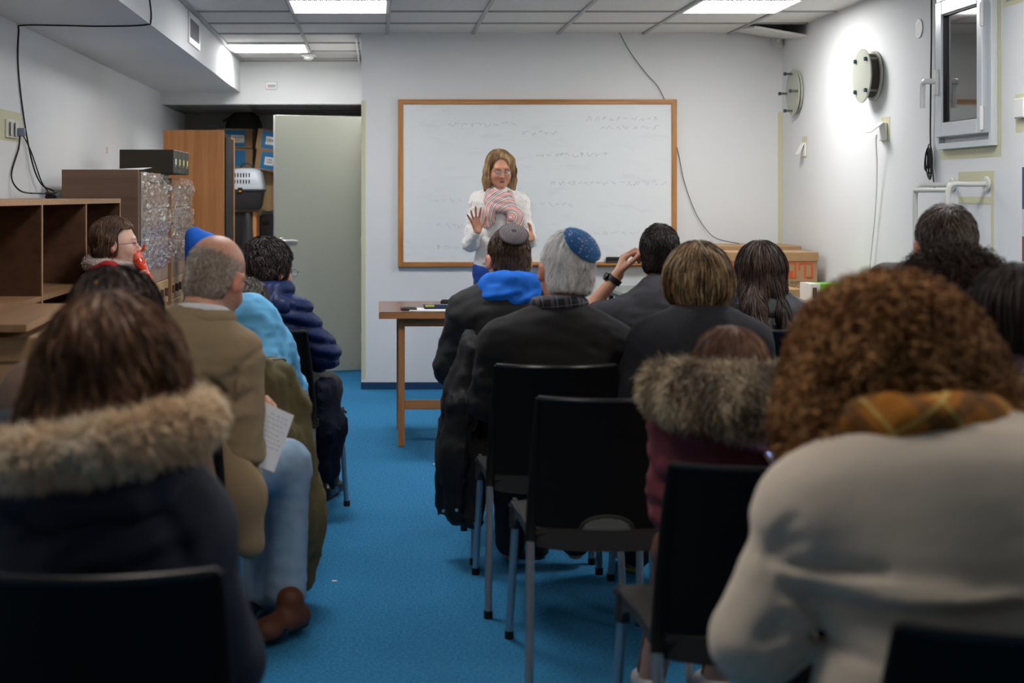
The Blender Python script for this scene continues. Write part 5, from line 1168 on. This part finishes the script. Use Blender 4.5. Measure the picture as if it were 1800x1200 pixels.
# woman in cream sweater -----------------------------------------------------------------------------------
t, J, H, s = person(.80, 2.28, 1.20, 'seated woman with big brown curly hair, cream sweater and mustard plaid scarf', hrot=(-10, 0, 0), hs=.98, head=(-.04, .18, 1.075), neck=(.0, .05, .975), chest=(.02, -.03, .80), waist=(.03, -.08, .66), shL=(-.19, .0, .885), shR=(.235, .0, .895), elL=(-.285, .0, .70), elR=(.33, .02, .68), wrL=(-.16, .26, .62), wrR=(.2, .26, .62), pel=(.03, -.03, .54))
H.c = A_(-.035, .16, 1.055); t.location.y = 2.10; t.location.x = .845
cream = cloth('sweater_cream', (210, 198, 182), .9, (420, .25, .001), (9, .03), sheen=.2)
body(J, H, t, (206, 152, 130), .01); fx = lambda px, py: (((px - VX) / FPX * 1.93 - .845), 0, CAMZ - (py - VY) / FPX * 1.93)
top(J, t, cream, 'sweater', .035, 1.12, .008, folds=.0012, seed=101, nk=.075, belly=1.02, elb=.045, arm_g=.024, armk=.006, wr_r=.04, smooth=1, cut=lambda S_: S_.ell((-.0, -.02, .935), (.20, .115, .095), .06).ell((0, -.045, .83), (.2, .13, .13), .05).ell((.01, -.08, .63), (.235, .14, .17), .04), dispf=ridges([(fx(*a_), fx(*b_), m_ * 1.3, w_) for a_, b_, m_, w_ in (
    ((1398, 1020), (1450, 965), -.010, .009), ((1405, 985), (1440, 930), -.006, .008), ((1400, 1032), (1580, 1012), -.012, .008), ((1420, 1048), (1700, 1030), .008, .012), ((1400, 1052), (1480, 1090), -.013, .009), ((1470, 1088), (1640, 1082), -.013, .010), ((1620, 1084), (1800, 1056), -.012, .010), ((1500, 1070), (1790, 1036), .010, .010), ((1410, 1080), (1500, 1122), -.010, .007), ((1400, 1180), (1480, 1140), .008, .010), ((1380, 1165), (1430, 1120), -.012, .010), ((1450, 1160), (1560, 1175), -.008, .008), ((1330, 900), (1395, 1000), .003, .02), ((1250, 1010), (1290, 1060), -.006, .009))], .1))
trousers(J, t, dark_tr, 1.1); shoes(J, t, leather_shoe, sole_m)
E = SDF(.008); n0 = J['neck'] + A_(-.035, 0, .012); E.path([n0 + A_(.105 * math.cos(a), .0 + .10 * math.sin(a), .035 - .01 * math.sin(a)) for a in np.linspace(0, 6.283, 19)], [.038] * 19, .02); E.disp(lambda P: .005 * wob(P, 70, 5, 1.4)); must = mat('scarf_mustard', (170, 110, 34), .9, bump=(240, .4, .002)); plaidify(must, 12, (178, 112, 28), (70, 54, 40), (210, 180, 100), .6); E.build('scarf', must, t)
def pr(S_): S_.ell(H.w(0, -.03, .04), (.125, .13, .11), .03); S_.ell(H.w(.005, -.045, -.055), (.15, .13, .10), .06); S_.ell(H.w(-.09, -.05, -.10), (.07, .09, .08), .05); S_.ell(H.w(.09, -.05, -.10), (.07, .09, .07), .05)
_, CS = mass(t, ((78, 48, 28), (152, 106, 64), (206, 156, 104), (108, 70, 42)), pr, (66, 42, 26), 17000, 17, .0065, 10, cut=facecut(H), curl=(.0075, 1.15), jit=.3, grav=.10, offs=(-.004, .034), groove=.014, gf=100, m=hair_soft, width=.0012)
chair(.853, 2.084, 'nearest black chair at the lower right under the woman in the cream sweater')
t = thing('phone', 'small pale glowing phone held in front of the woman in the cream sweater', 'phone', (.925 - .06, 3.02, .80), .2)
MB().box((-.04, -.005, -.07), (.04, .005, .07), .004, Matrix.Rotation(math.radians(-62), 4, 'X')).build('body', whitep, t); MB().box((-.034, -.0062, -.06), (.034, -.005, .06), 0, Matrix.Rotation(math.radians(-62), 4, 'X')).build('screen', mat('phone_screen', (170, 185, 240), .2, emit=((170, 190, 255), 1.2)), t)

# foreground girl in navy parka ---------------------------------------------------------------------------------
t, J, H, s = person(-.435, 2.36, 1.18, 'seated girl with long brown hair in navy parka with tan fur hood', hrot=(-4, 0, 0), hs=1.0, shL=(-.185, -.02, .90), shR=(.105, -.02, .815), elL=(-.24, .04, .68), elR=(.17, .04, .58), wrR=(.12, .26, .60), chest=(-.01, -.03, .76), neck=(0, .0, .955))
body(J, H, t, (206, 156, 132), .01); navy = cloth('parka_navy', (17, 29, 50), .8, (300, .3, .002), (8, .12)); fx = lambda px, py: (((px - VX) / FPX * 2.18 + .435), 0, CAMZ - (py - VY) / FPX * 2.18)
top(J, t, navy, 'parka', .05, 1, .009, folds=.002, seed=111, nk=.08, smooth=1, arm_g=.035, dispf=ridges([(fx(*a_), fx(*b_), m_ * 1.3, w_) for a_, b_, m_, w_ in (((310, 790), (180, 890), -.012, .014), ((180, 890), (0, 960), -.010, .014), ((300, 830), (60, 990), .010, .016), ((240, 870), (330, 960), -.009, .012), ((300, 950), (330, 1010), -.008, .012), ((100, 1000), (330, 930), .010, .016), ((330, 965), (200, 1010), -.009, .012), ((0, 880), (200, 830), .008, .016), ((60, 930), (0, 950), .01, .014))], .1)); trousers(J, t, cloth('jeans_bright', (20, 60, 130))); shoes(J, t, leather_shoe, sole_m)
E = SDF(.009); n0 = J['neck'] + A_(0, -.02, .035); E.path([n0 + A_(-.02 + .165 * math.cos(a), -.01 + .14 * math.sin(a), -.025 + .03 * math.cos(a)) for a in np.linspace(math.pi * .8, 2.2 * math.pi, 17)], [.024] * 4 + [.028] * 9 + [.024] * 4, .02); E.build('hood_trim', mat('fur_base_tan', (226, 200, 164), .9), t)
fur(E, t, ((214, 184, 148), (248, 226, 194), (255, 250, 234)), 34000, .034, 14, .2, .0011, 5, curl=(.003, 1.2))
E = SDF(.01); E.cone(n0 + A_(-.15, -.09, -.09), n0 + A_(.09, -.08, -.06), .045, k=.04); E.ell(n0 + A_(-.02, -.1, -.10), (.14, .08, .065), .04); E.disp(lambda P: .006 * wob(P, 60, 2, 1.2)); E.build('hood', navy, t)
def pr(S_): S_.ell(H.w(0, -.02, .035), (.10, .118, .105), .02, H.R); S_.path([H.w(0, -.04, 0), H.w(0, -.06, -.08), H.w(-.0, -.11, -.12)], [.105, .115, .08], .04, sc=(1.12, .8, 1)); S_.cone(H.w(-.08, -.03, -.08), H.w(-.12, -.12, -.14), .05, .03, .03); S_.cone(H.w(.08, -.03, -.08), H.w(.09, -.10, -.10), .05, .03, .03)
mass(t, ((56, 36, 26), (108, 74, 54), (150, 112, 84), (80, 54, 40)), pr, (52, 36, 27), 20000, 8, .012, 11, cut=facecut(H), curl=(.006, .55), jit=.06, cscale=70, groove=.007, width=.0012)
chair(-.423, 2.35, 'nearest black chair at the lower left under the girl in the navy parka')

# person with bun, mauve coat --------------------------------------------------------------------------------------
t, J, H, s = person(-.585, 3.2, 1.185, 'seated person with tied dark brown hair and dusty mauve coat behind the parka girl', hrot=(-8, 0, 0), hs=1.0, shL=(-.16, -.03, .90), shR=(.11, -.03, .885), elR=(.145, .03, .66))
body(J, H, t, (200, 146, 122), .01); top(J, t, cloth('coat_mauve', (104, 82, 72), .9, (60, .3, .004)), 'coat', .055, s, .013, seed=121, folds=.007); trousers(J, t, dark_tr); shoes(J, t, leather_shoe, sole_m)
def pr(S_): S_.ell(H.w(0, -.02, .035), (.10, .118, .102), .02, H.R); S_.ell(H.w(0.03, -.06, -.04), (.09, .07, .07), .05, H.R); S_.path([H.w(.07, -.08, -.06), H.w(.14, -.1, -.14), H.w(.17, -.1, -.26)], [.03, .028, .01], .02)
mass(t, ((24, 17, 15), (42, 30, 26), (60, 44, 38)), pr, (24, 17, 15), 10000, 9, .012, 12, cut=facecut(H), curl=(.003, .7), jit=.1)
MB().tube([H.w(-.02 + .012 * math.cos(a), -.118 + .004 * math.sin(a), .082 + .012 * math.sin(a)) for a in np.linspace(0, 6.28, 14)[:-1]], .0045, 6, closed=True).build('hair_tie', mat('hair_tie_yellow', (180, 140, 50), .7), t, True)
chair(-.60, 3.24, 'black chair under the person in the dusty mauve coat')

# bald man with beige blazer --------------------------------------------------------------------------------------
t, J, H, s = person(-.475, 4.19, 1.25, 'seated bald man in beige blazer and light blue jeans reading a handwritten sheet', yaw=-16, hrot=(-26, 4, -10), hs=1.02, elR=(.14, -.05, .61), wrR=(.125, .14, .64), elL=(-.26, .06, .68), wrL=(-.02, .28, .66), shL=(-.20, -.03, .915), shR=(.125, -.03, .90), head=(.02, .05, 1.11), pel=(-.11, -.03, .56), waist=(-.105, -.05, .70), chest=(-.055, -.045, .83), hpL=(-.19, .0, .54), hpR=(-.02, .0, .54), knR=(.105, .42, .50), anR=(.13, .36, .12), anL=(.02, .40, .10))
body(J, H, t, (208, 152, 126), .006, stub=(150, 130, 120), handspec=dict(R=dict(d=(.1, .9, .3), n=(-.8, .1, .5), side=1, curl=(.5, .6, .5), thumb=(1.0, .8)), L=dict(d=(.5, .9, -.1), n=(0, 0, -1), side=-1)))
bz = cloth('blazer_beige', (146, 126, 98), .9, (340, .35, .0015), (30, .06))
ya = math.radians(-16); RI = np.array([[math.cos(ya), math.sin(ya), 0], [-math.sin(ya), math.cos(ya), 0], [0, 0, 1]]); fl = lambda px, py: RI @ (at(px, py, 3.95) - A_(t.location.x, t.location.y, 0))
top(J, t, bz, 'blazer', .024, s, .008, folds=.003, seed=131, nkz=-.02, nk=.06, smooth=1, armk=.006, belly=.95, dispf=ridges([(fl(*a_), fl(*b_), m_ * 1.8, w_ * 1.25) for a_, b_, m_, w_ in (((442, 612), (398, 660), -.006, .006), ((398, 655), (386, 715), -.010, .008), ((386, 710), (340, 660), -.007, .010), ((386, 715), (350, 690), .006, .008), ((390, 720), (430, 690), -.006, .008), ((400, 820), (455, 838), -.010, .008), ((405, 850), (460, 850), .006, .008), ((452, 640), (448, 690), -.006, .008), ((395, 740), (440, 730), .005, .010), ((372, 560), (330, 530), -.004, .006))], .06))
E = SDF(.009); E.path([A_(.09, -.09, .66), A_(.165, -.11, .52), A_(.19, -.11, .385)], [.05, .06, .048], .04, sc=(1, .55, 1)); E.disp(lambda P: .003 * wob(P, 24, 4)); E.build('blazer_tail', bz, t)
E = SDF(.006); n0 = J['neck']; E.path([n0 + A_(.07 * math.cos(a), .012 + .07 * math.sin(a), .03 - .016 * math.sin(a)) for a in np.linspace(0, 6.283, 19)], [.014] * 19, .01); E.build('shirt_collar', mat('shirt_white', (220, 222, 228), .8), t)
E = SDF(.006); E.path([n0 + A_(.085 * math.cos(a), .008 + .08 * math.sin(a), .012 - .006 * math.sin(a)) for a in np.linspace(math.pi * .9, 2.1 * math.pi, 17)], [.02] * 17, .015); E.build('blazer_collar', bz, t)
trousers(J, t, jean, 1.0, r=(.09, .078, .066)); J['anR'] = A_(.165, .30, .10); shoes(J, t, brown_shoe, sole_m, 1.02, dict(L=(0, 1), R=(-.35, -.95)), 'R'); shoes(J, t, leather_shoe, sole_m, 1.0, dict(L=(-.1, -1), R=(0, 1)), 'L'); S_ = SDF(.006); S_.ell(A_(.165, .30, .034) + A_(-.35, -.95, 0) * .085, (.047, .06, .034), .02, rotm(0, 0, -20)); S_.build('toe_cap', mat('patent_black', (16, 15, 15), .12), t)
_, HS = cap_hair(H, None, t, (128, 112, 100), nape=-.088, disp=.001, r=(.0795, .1015, .088), c=(0, -.016, .026), build=False)
short_strands(H, HS, t, ((146, 130, 120), (176, 162, 152), (200, 190, 182)), 15000, 3, .004, seed=39, offs=(-.001, .003), cond=lambda V: (H.loc(V)[:, 2] < .065) , lift=.1)
H.extras(t); MB().tube([H.w(.084, .05, .012), H.w(.088, .01, .012), H.w(.089, -.015, .004)], .0018, 6).build('spectacle_arm', blackm, t)
chair(-.63, 4.13, 'black chair under the bald man in the beige blazer')
# the sheet he reads
pm = mat('note_paper', (226, 230, 236), .8); t = thing('handwritten_note', 'white sheet with handwriting held by the bald man in beige blazer', 'paper', (-.305, 4.17, .70))
ca = at(446, 695, 4.16); cb_ = at(517, 730, 4.2); cc_ = at(482, 830, 4.12); cd_ = at(415, 800, 4.08); o0 = np.array(t.location)
V = []; F = []
for i in range(9):
    for j in range(9): u, v = i / 8, j / 8; p = (ca * (1 - u) + cb_ * u) * (1 - v) + (cd_ * (1 - u) + cc_ * u) * v + A_(0, -.012 * math.sin(math.pi * u), 0); V.append(p - o0)
F = [[i * 9 + j, (i + 1) * 9 + j, (i + 1) * 9 + j + 1, i * 9 + j + 1] for i in range(8) for j in range(8)]; n_ = len(V); V += [v + A_(0, .0008, 0) for v in V]; F += [[b + n_ for b in f[::-1]] for f in F]
MB().add(V, F).build('sheet', pm, t, True); g = MB(); r_ = random.Random(2)
for k in range(9):
    v = .12 + k * .075; u = .25 if k else .5
    while u < (.85 if k != 8 else .6):
        w_ = r_.uniform(.04, .1); P_ = [((ca * (1 - (u + w_ * q / 4)) + cb_ * (u + w_ * q / 4)) * (1 - v) + (cd_ * (1 - (u + w_ * q / 4)) + cc_ * (u + w_ * q / 4)) * v) + A_(0, -.0015 - .012 * math.sin(math.pi * (u + w_ * q / 4)), r_.uniform(-.002, .002)) - o0 for q in range(5)]; g.tube(P_, .00045, 4, False); u += w_ + .03
g.build('handwriting', mat('pen_ink', (90, 98, 130), .7), t)

# man in light blue shirt, bent forward ---------------------------------------------------------------------------
t, J, H, s = person(-.54, 5.32, 1.05, 'person in light blue shirt bent forward behind the bald man', hrot=(-48, 0, -10), hs=1.0, head=(-.04, .30, .92), neck=(-.02, .19, .90), chest=(0, .03, .82), waist=(.01, -.05, .68), shL=(-.16, .15, .84), shR=(.075, .12, .81), elL=(-.2, .28, .66), elR=(.12, .26, .64), wrL=(-.1, .42, .6), wrR=(.1, .42, .6))
t.location = (-.445, 4.98, 0); body(J, H, t, (206, 150, 124), .009); top(J, t, cloth('shirt_lightblue', (92, 168, 214), .8), 'shirt', .028, 1.0, .009, folds=.008, seed=141, hunch=-.0, belly=1.1); trousers(J, t, dark_tr); shoes(J, t, leather_shoe, sole_m)
_, HS = cap_hair(H, None, t, (60, 52, 46), nape=-.08); short_strands(H, HS, t, ((58, 48, 42), (100, 90, 82)), 5000, 5, .006, seed=49); glasses(H, t, (40, 110, 130))
chair(-.50, 5.02, 'black chair under the person in the light blue shirt, olive coat over it')
def pr(S_): S_.path([(-.13, .0, .82), (.0, .0, .76), (.09, .01, .66)], [.04, .045, .04], .04); S_.path([(-.03, -.0, .70), (.03, -.01, .52), (.06, -.01, .3), (.045, -.0, .12)], [.08, .11, .125, .10], .05, sc=(.85, .9, 1)); S_.cone((-.10, -.04, .74), (-.08, -.05, .3), .06, .07, .04)
t, _s = coat('olive_coat', 'long olive green coat draped over the chair beside the aisle, reaching the floor', cloth('coat_olive', (92, 82, 52), .85), pr, (-.335, 4.72, 0)); box('pocket_tab', (-.01, -.125, .56), (.04, -.108, .62), mat('coat_olive_tab', (60, 53, 32), .85), t, .004)

# woman in navy puffer -----------------------------------------------------------------------------------------
t, J, H, s = person(-.455, 6.0, 1.165, 'seated person with short dark hair and blue glasses in navy quilted puffer jacket', yaw=-16, hrot=(-6, 0, -30), hs=1.0, elR=(.235, .03, .70), wrR=(.14, .27, .72))
body(J, H, t, (204, 150, 124), .007); puf = mat('puffer_navy', (10, 30, 74), .5, bump=(90, .5, .004), spec=.25)
top(J, t, puf, 'puffer_jacket', .05, s, .009, folds=.003, seed=151, nk=.085, dispf=lambda P: .018 * (1 - np.abs(np.sin(math.pi * (P[:, 2] + .25 * np.abs(P[:, 0])) / .058)) ** .7)); trousers(J, t, dark_tr); shoes(J, t, leather_shoe, sole_m)
E = SDF(.007); n0 = J['neck']; E.path([n0 + A_(.09 * math.cos(a), .09 * math.sin(a), .04) for a in np.linspace(0, 6.283, 19)], [.036] * 19, .01); E.ell(n0 + A_(0, -.1, -.03), (.15, .05, .07), .03); E.disp(lambda P: .006 * (1 - np.abs(np.sin(P[:, 0] * 85)) ** .5)); E.build('puffer_collar', puf, t)
def pr(S_): S_.ell(H.w(0, -.02, .035), (.094, .116, .104), .02, H.R); S_.ell(H.w(0, -.05, -.03), (.075, .07, .07), .04, H.R)
mass(t, ((24, 19, 20), (44, 36, 36), (64, 52, 50)), pr, (24, 20, 20), 9000, 6, .009, 14, cut=facecut(H), curl=(.003, .8), jit=.25, grav=.2, offs=(0, .014), groove=.008); glasses(H, t, (40, 90, 150)); H.extras(t)
chair(-.405, 6.05, 'black chair under the person in the navy puffer jacket', math.radians(-14))
def pr(S_): S_.path([(0, 0, .56), (.02, 0, .4), (.01, 0, .22)], [.05, .07, .045], .03, sc=(.9, .9, 1)); S_.cone((.02, 0, .24), (.03, -.01, .15), .03, .012)
t, _s = coat('hanging_puffer', 'dark navy quilted coat hanging from the chair beside the door', mat('puffer_dark', (18, 22, 38), .75, bump=(90, .5, .004), spec=.15), pr, (-.215, 5.9, 0)); 

# girl drinking ---------------------------------------------------------------------------------------------------
J = dict(pel=A_(0, 0, .68), waist=A_(0, 0, .80), chest=A_(0, 0, .91), neck=A_(0, .0, 1.02), head=A_(0, .03, 1.135), shL=A_(-.12, 0, .99), shR=A_(.12, 0, .99), elL=A_(-.15, .06, .84), elR=A_(.14, .06, .80), wrL=A_(-.05, .115, .965), wrR=A_(.05, .12, .90),
         hpL=A_(-.065, 0, .66), hpR=A_(.065, 0, .66), knL=A_(-.07, .02, .36), knR=A_(.07, .02, .36), anL=A_(-.07, 0, .09), anR=A_(.07, 0, .09))
t = thing('person', 'girl with braided brown hair and purple glasses in red coat, drinking', 'person', (-1.22, 6.5, 0), math.radians(-84)); H = Head(J['head'], rotm(2, 0, 0), .93, .97)
body(J, H, t, (220, 176, 156), .005, handspec=dict(R=dict(d=(-.5, .6, .35), n=(-.6, -.3, .1), side=1, curl=(.6, .7, .6), thumb=(.7, .6)), L=dict(d=(.5, .6, .3), n=(.6, -.3, .1), side=-1, curl=(.6, .7, .6), thumb=(.7, .6))), neck_r=.042, s=.82, lips=(200, 100, 100), brow=(110, 80, 60)); H.extras(t, (80, 60, 45)); glasses(H, t, (84, 40, 96))
redc = cloth('coat_red', (176, 22, 34), .85); top(J, t, redc, 'coat', .03, .8, .009, seed=161, nk=.05, nkz=-.04); trousers(J, t, dark_tr, .75, r=(.08, .06, .05)); shoes(J, t, leather_shoe, sole_m, .8)
E = SDF(.009); E.ell(J['pel'] + A_(0, 0, .02), (.15, .12, .12), .04); E.build('coat_skirt', redc, t)
E = SDF(.007); n0 = J['neck']; E.path([n0 + A_(.075 * math.cos(a), .0 + .085 * math.sin(a), .018 - .012 * math.sin(a)) for a in np.linspace(0, 6.283, 19)], [.034] * 19, .01); E.build('collar', mat('fleece_cream', (196, 178, 172), .95, bump=(60, .8, .006)), t); fur(E, t, ((180, 160, 154), (220, 205, 200)), 5000, .012, 15, .1, .0008, 3)
def pr(S_): S_.ell(H.w(0, -.02, .037), (.086, .106, .096), .02, H.R); S_.path([H.w(.07, .03, .07), H.w(.085, -.02, .03), H.w(.07, -.07, -.03), H.w(.03, -.09, -.07)], [.02, .024, .024, .02], .008); S_.ell(H.w(0, -.05, -.04), (.065, .06, .05), .03, H.R)
mass(t, ((70, 50, 38), (104, 80, 62), (130, 102, 80)), pr, (66, 48, 38), 5000, 5, .008, 16, cut=facecut(H, 0, .072, .012, .085), jit=.12, width=.0009, groove=.004, res=.006)
t = thing('drinking_bottle', 'orange ribbed plastic drinking bottle with spout held by the girl in red', 'bottle', (-1.22 + .212, 6.49, 1.0)); dd = unit(A_(.42, 0, -1)) * .8; b0 = A_(-.080, 0, .075)
g = MB(); prof = [(0, .024), (.02, .03), (.03, .033), (.06, .033), (.09, .029), (.12, .033), (.16, .034), (.2, .034), (.21, .028)]; g.tube([b0 + dd * q for q, r in prof], [r * .78 for q, r in prof], 20); g.build('bottle_body', mat('bottle_orange', (226, 62, 24), .25, coat=.5), t, True)
g = MB(); g.tube([b0 - dd * .03, b0 + dd * .005], [.02, .024], 20); g.tube([b0 - dd * .03, b0 - dd * .05 + A_(-.01, 0, 0)], [.008, .006], 10); g.build('lid', mat('bottle_lid', (240, 110, 90), .3), t, True); MB().tube([b0 - dd * .04 + A_(.03, 0, .0), b0 - dd * .07 + A_(.05, 0, .01)], [.006, .005], 8).build('strap', MATS['bottle_orange'], t, True)

# left overs: empty chair, sack, litter, bags
chair(-.98, 5.24, 'empty black chair beside the crumpled carton at the left')
t = thing('blue_sack', 'bright blue cloth bag leaning beside the wardrobe behind the cartons', 'bag', (-1.13, 9.2, 0))
E = SDF(.014); E.path([(0, 0, .1), (.0, 0, .6), (.02, 0, 1.0), (-.05, .0, 1.10)], [.09, .12, .12, .06], .04); E.disp(lambda P: .014 * wob(P, 14, 3, 1.6, (1, 1, .6))); E.build('cloth', cloth('sack_blue', (12, 92, 196)), t)
t = thing('plastic_bag', 'crumpled translucent white plastic bag on the grey table beside the lettered carton', 'bag', (2.06, 9.1, TZ)); E = SDF(.01); E.ell((0, 0, .06), (.08, .08, .075), .02); E.plane((0, 0, .002), (0, 0, -1)); E.disp(lambda P: .016 * wob(P, 75, 3, 1.8)); E.build('bag_skin', mat('bag_white', (214, 210, 212), .35), t)
t = thing('backpack', 'dark blue backpack with white striped strap on the floor by the nearest right chair', 'bag', (.93, 3.15, 0)); E = SDF(.012); E.boxr((0, 0, .15), (.13, .09, .15), .06); E.disp(lambda P: .004 * wob(P, 20, 2)); E.build('bag_body', cloth('bag_blue', (20, 62, 96)), t)
MB().tube([(-.03, -.095, .05), (-.03, -.1, .2), (-.03, -.06, .31)], .008, 6).build('strap', whitep, t); 
for (px, py, k) in ((588, 1022, 0), (764, 816, 1)):
    D_ = CAMZ * FPX / (py - VY); t = box('paper_scrap', (-.008, -.006, 0), (.008, .006, .003), whitep, loc=((px - VX) * D_ / FPX, D_, .0005)); tag(t, ('tiny white paper scrap on the blue carpet in the aisle', 'tiny white scrap on the carpet near the hanging coat')[k], 'scrap')
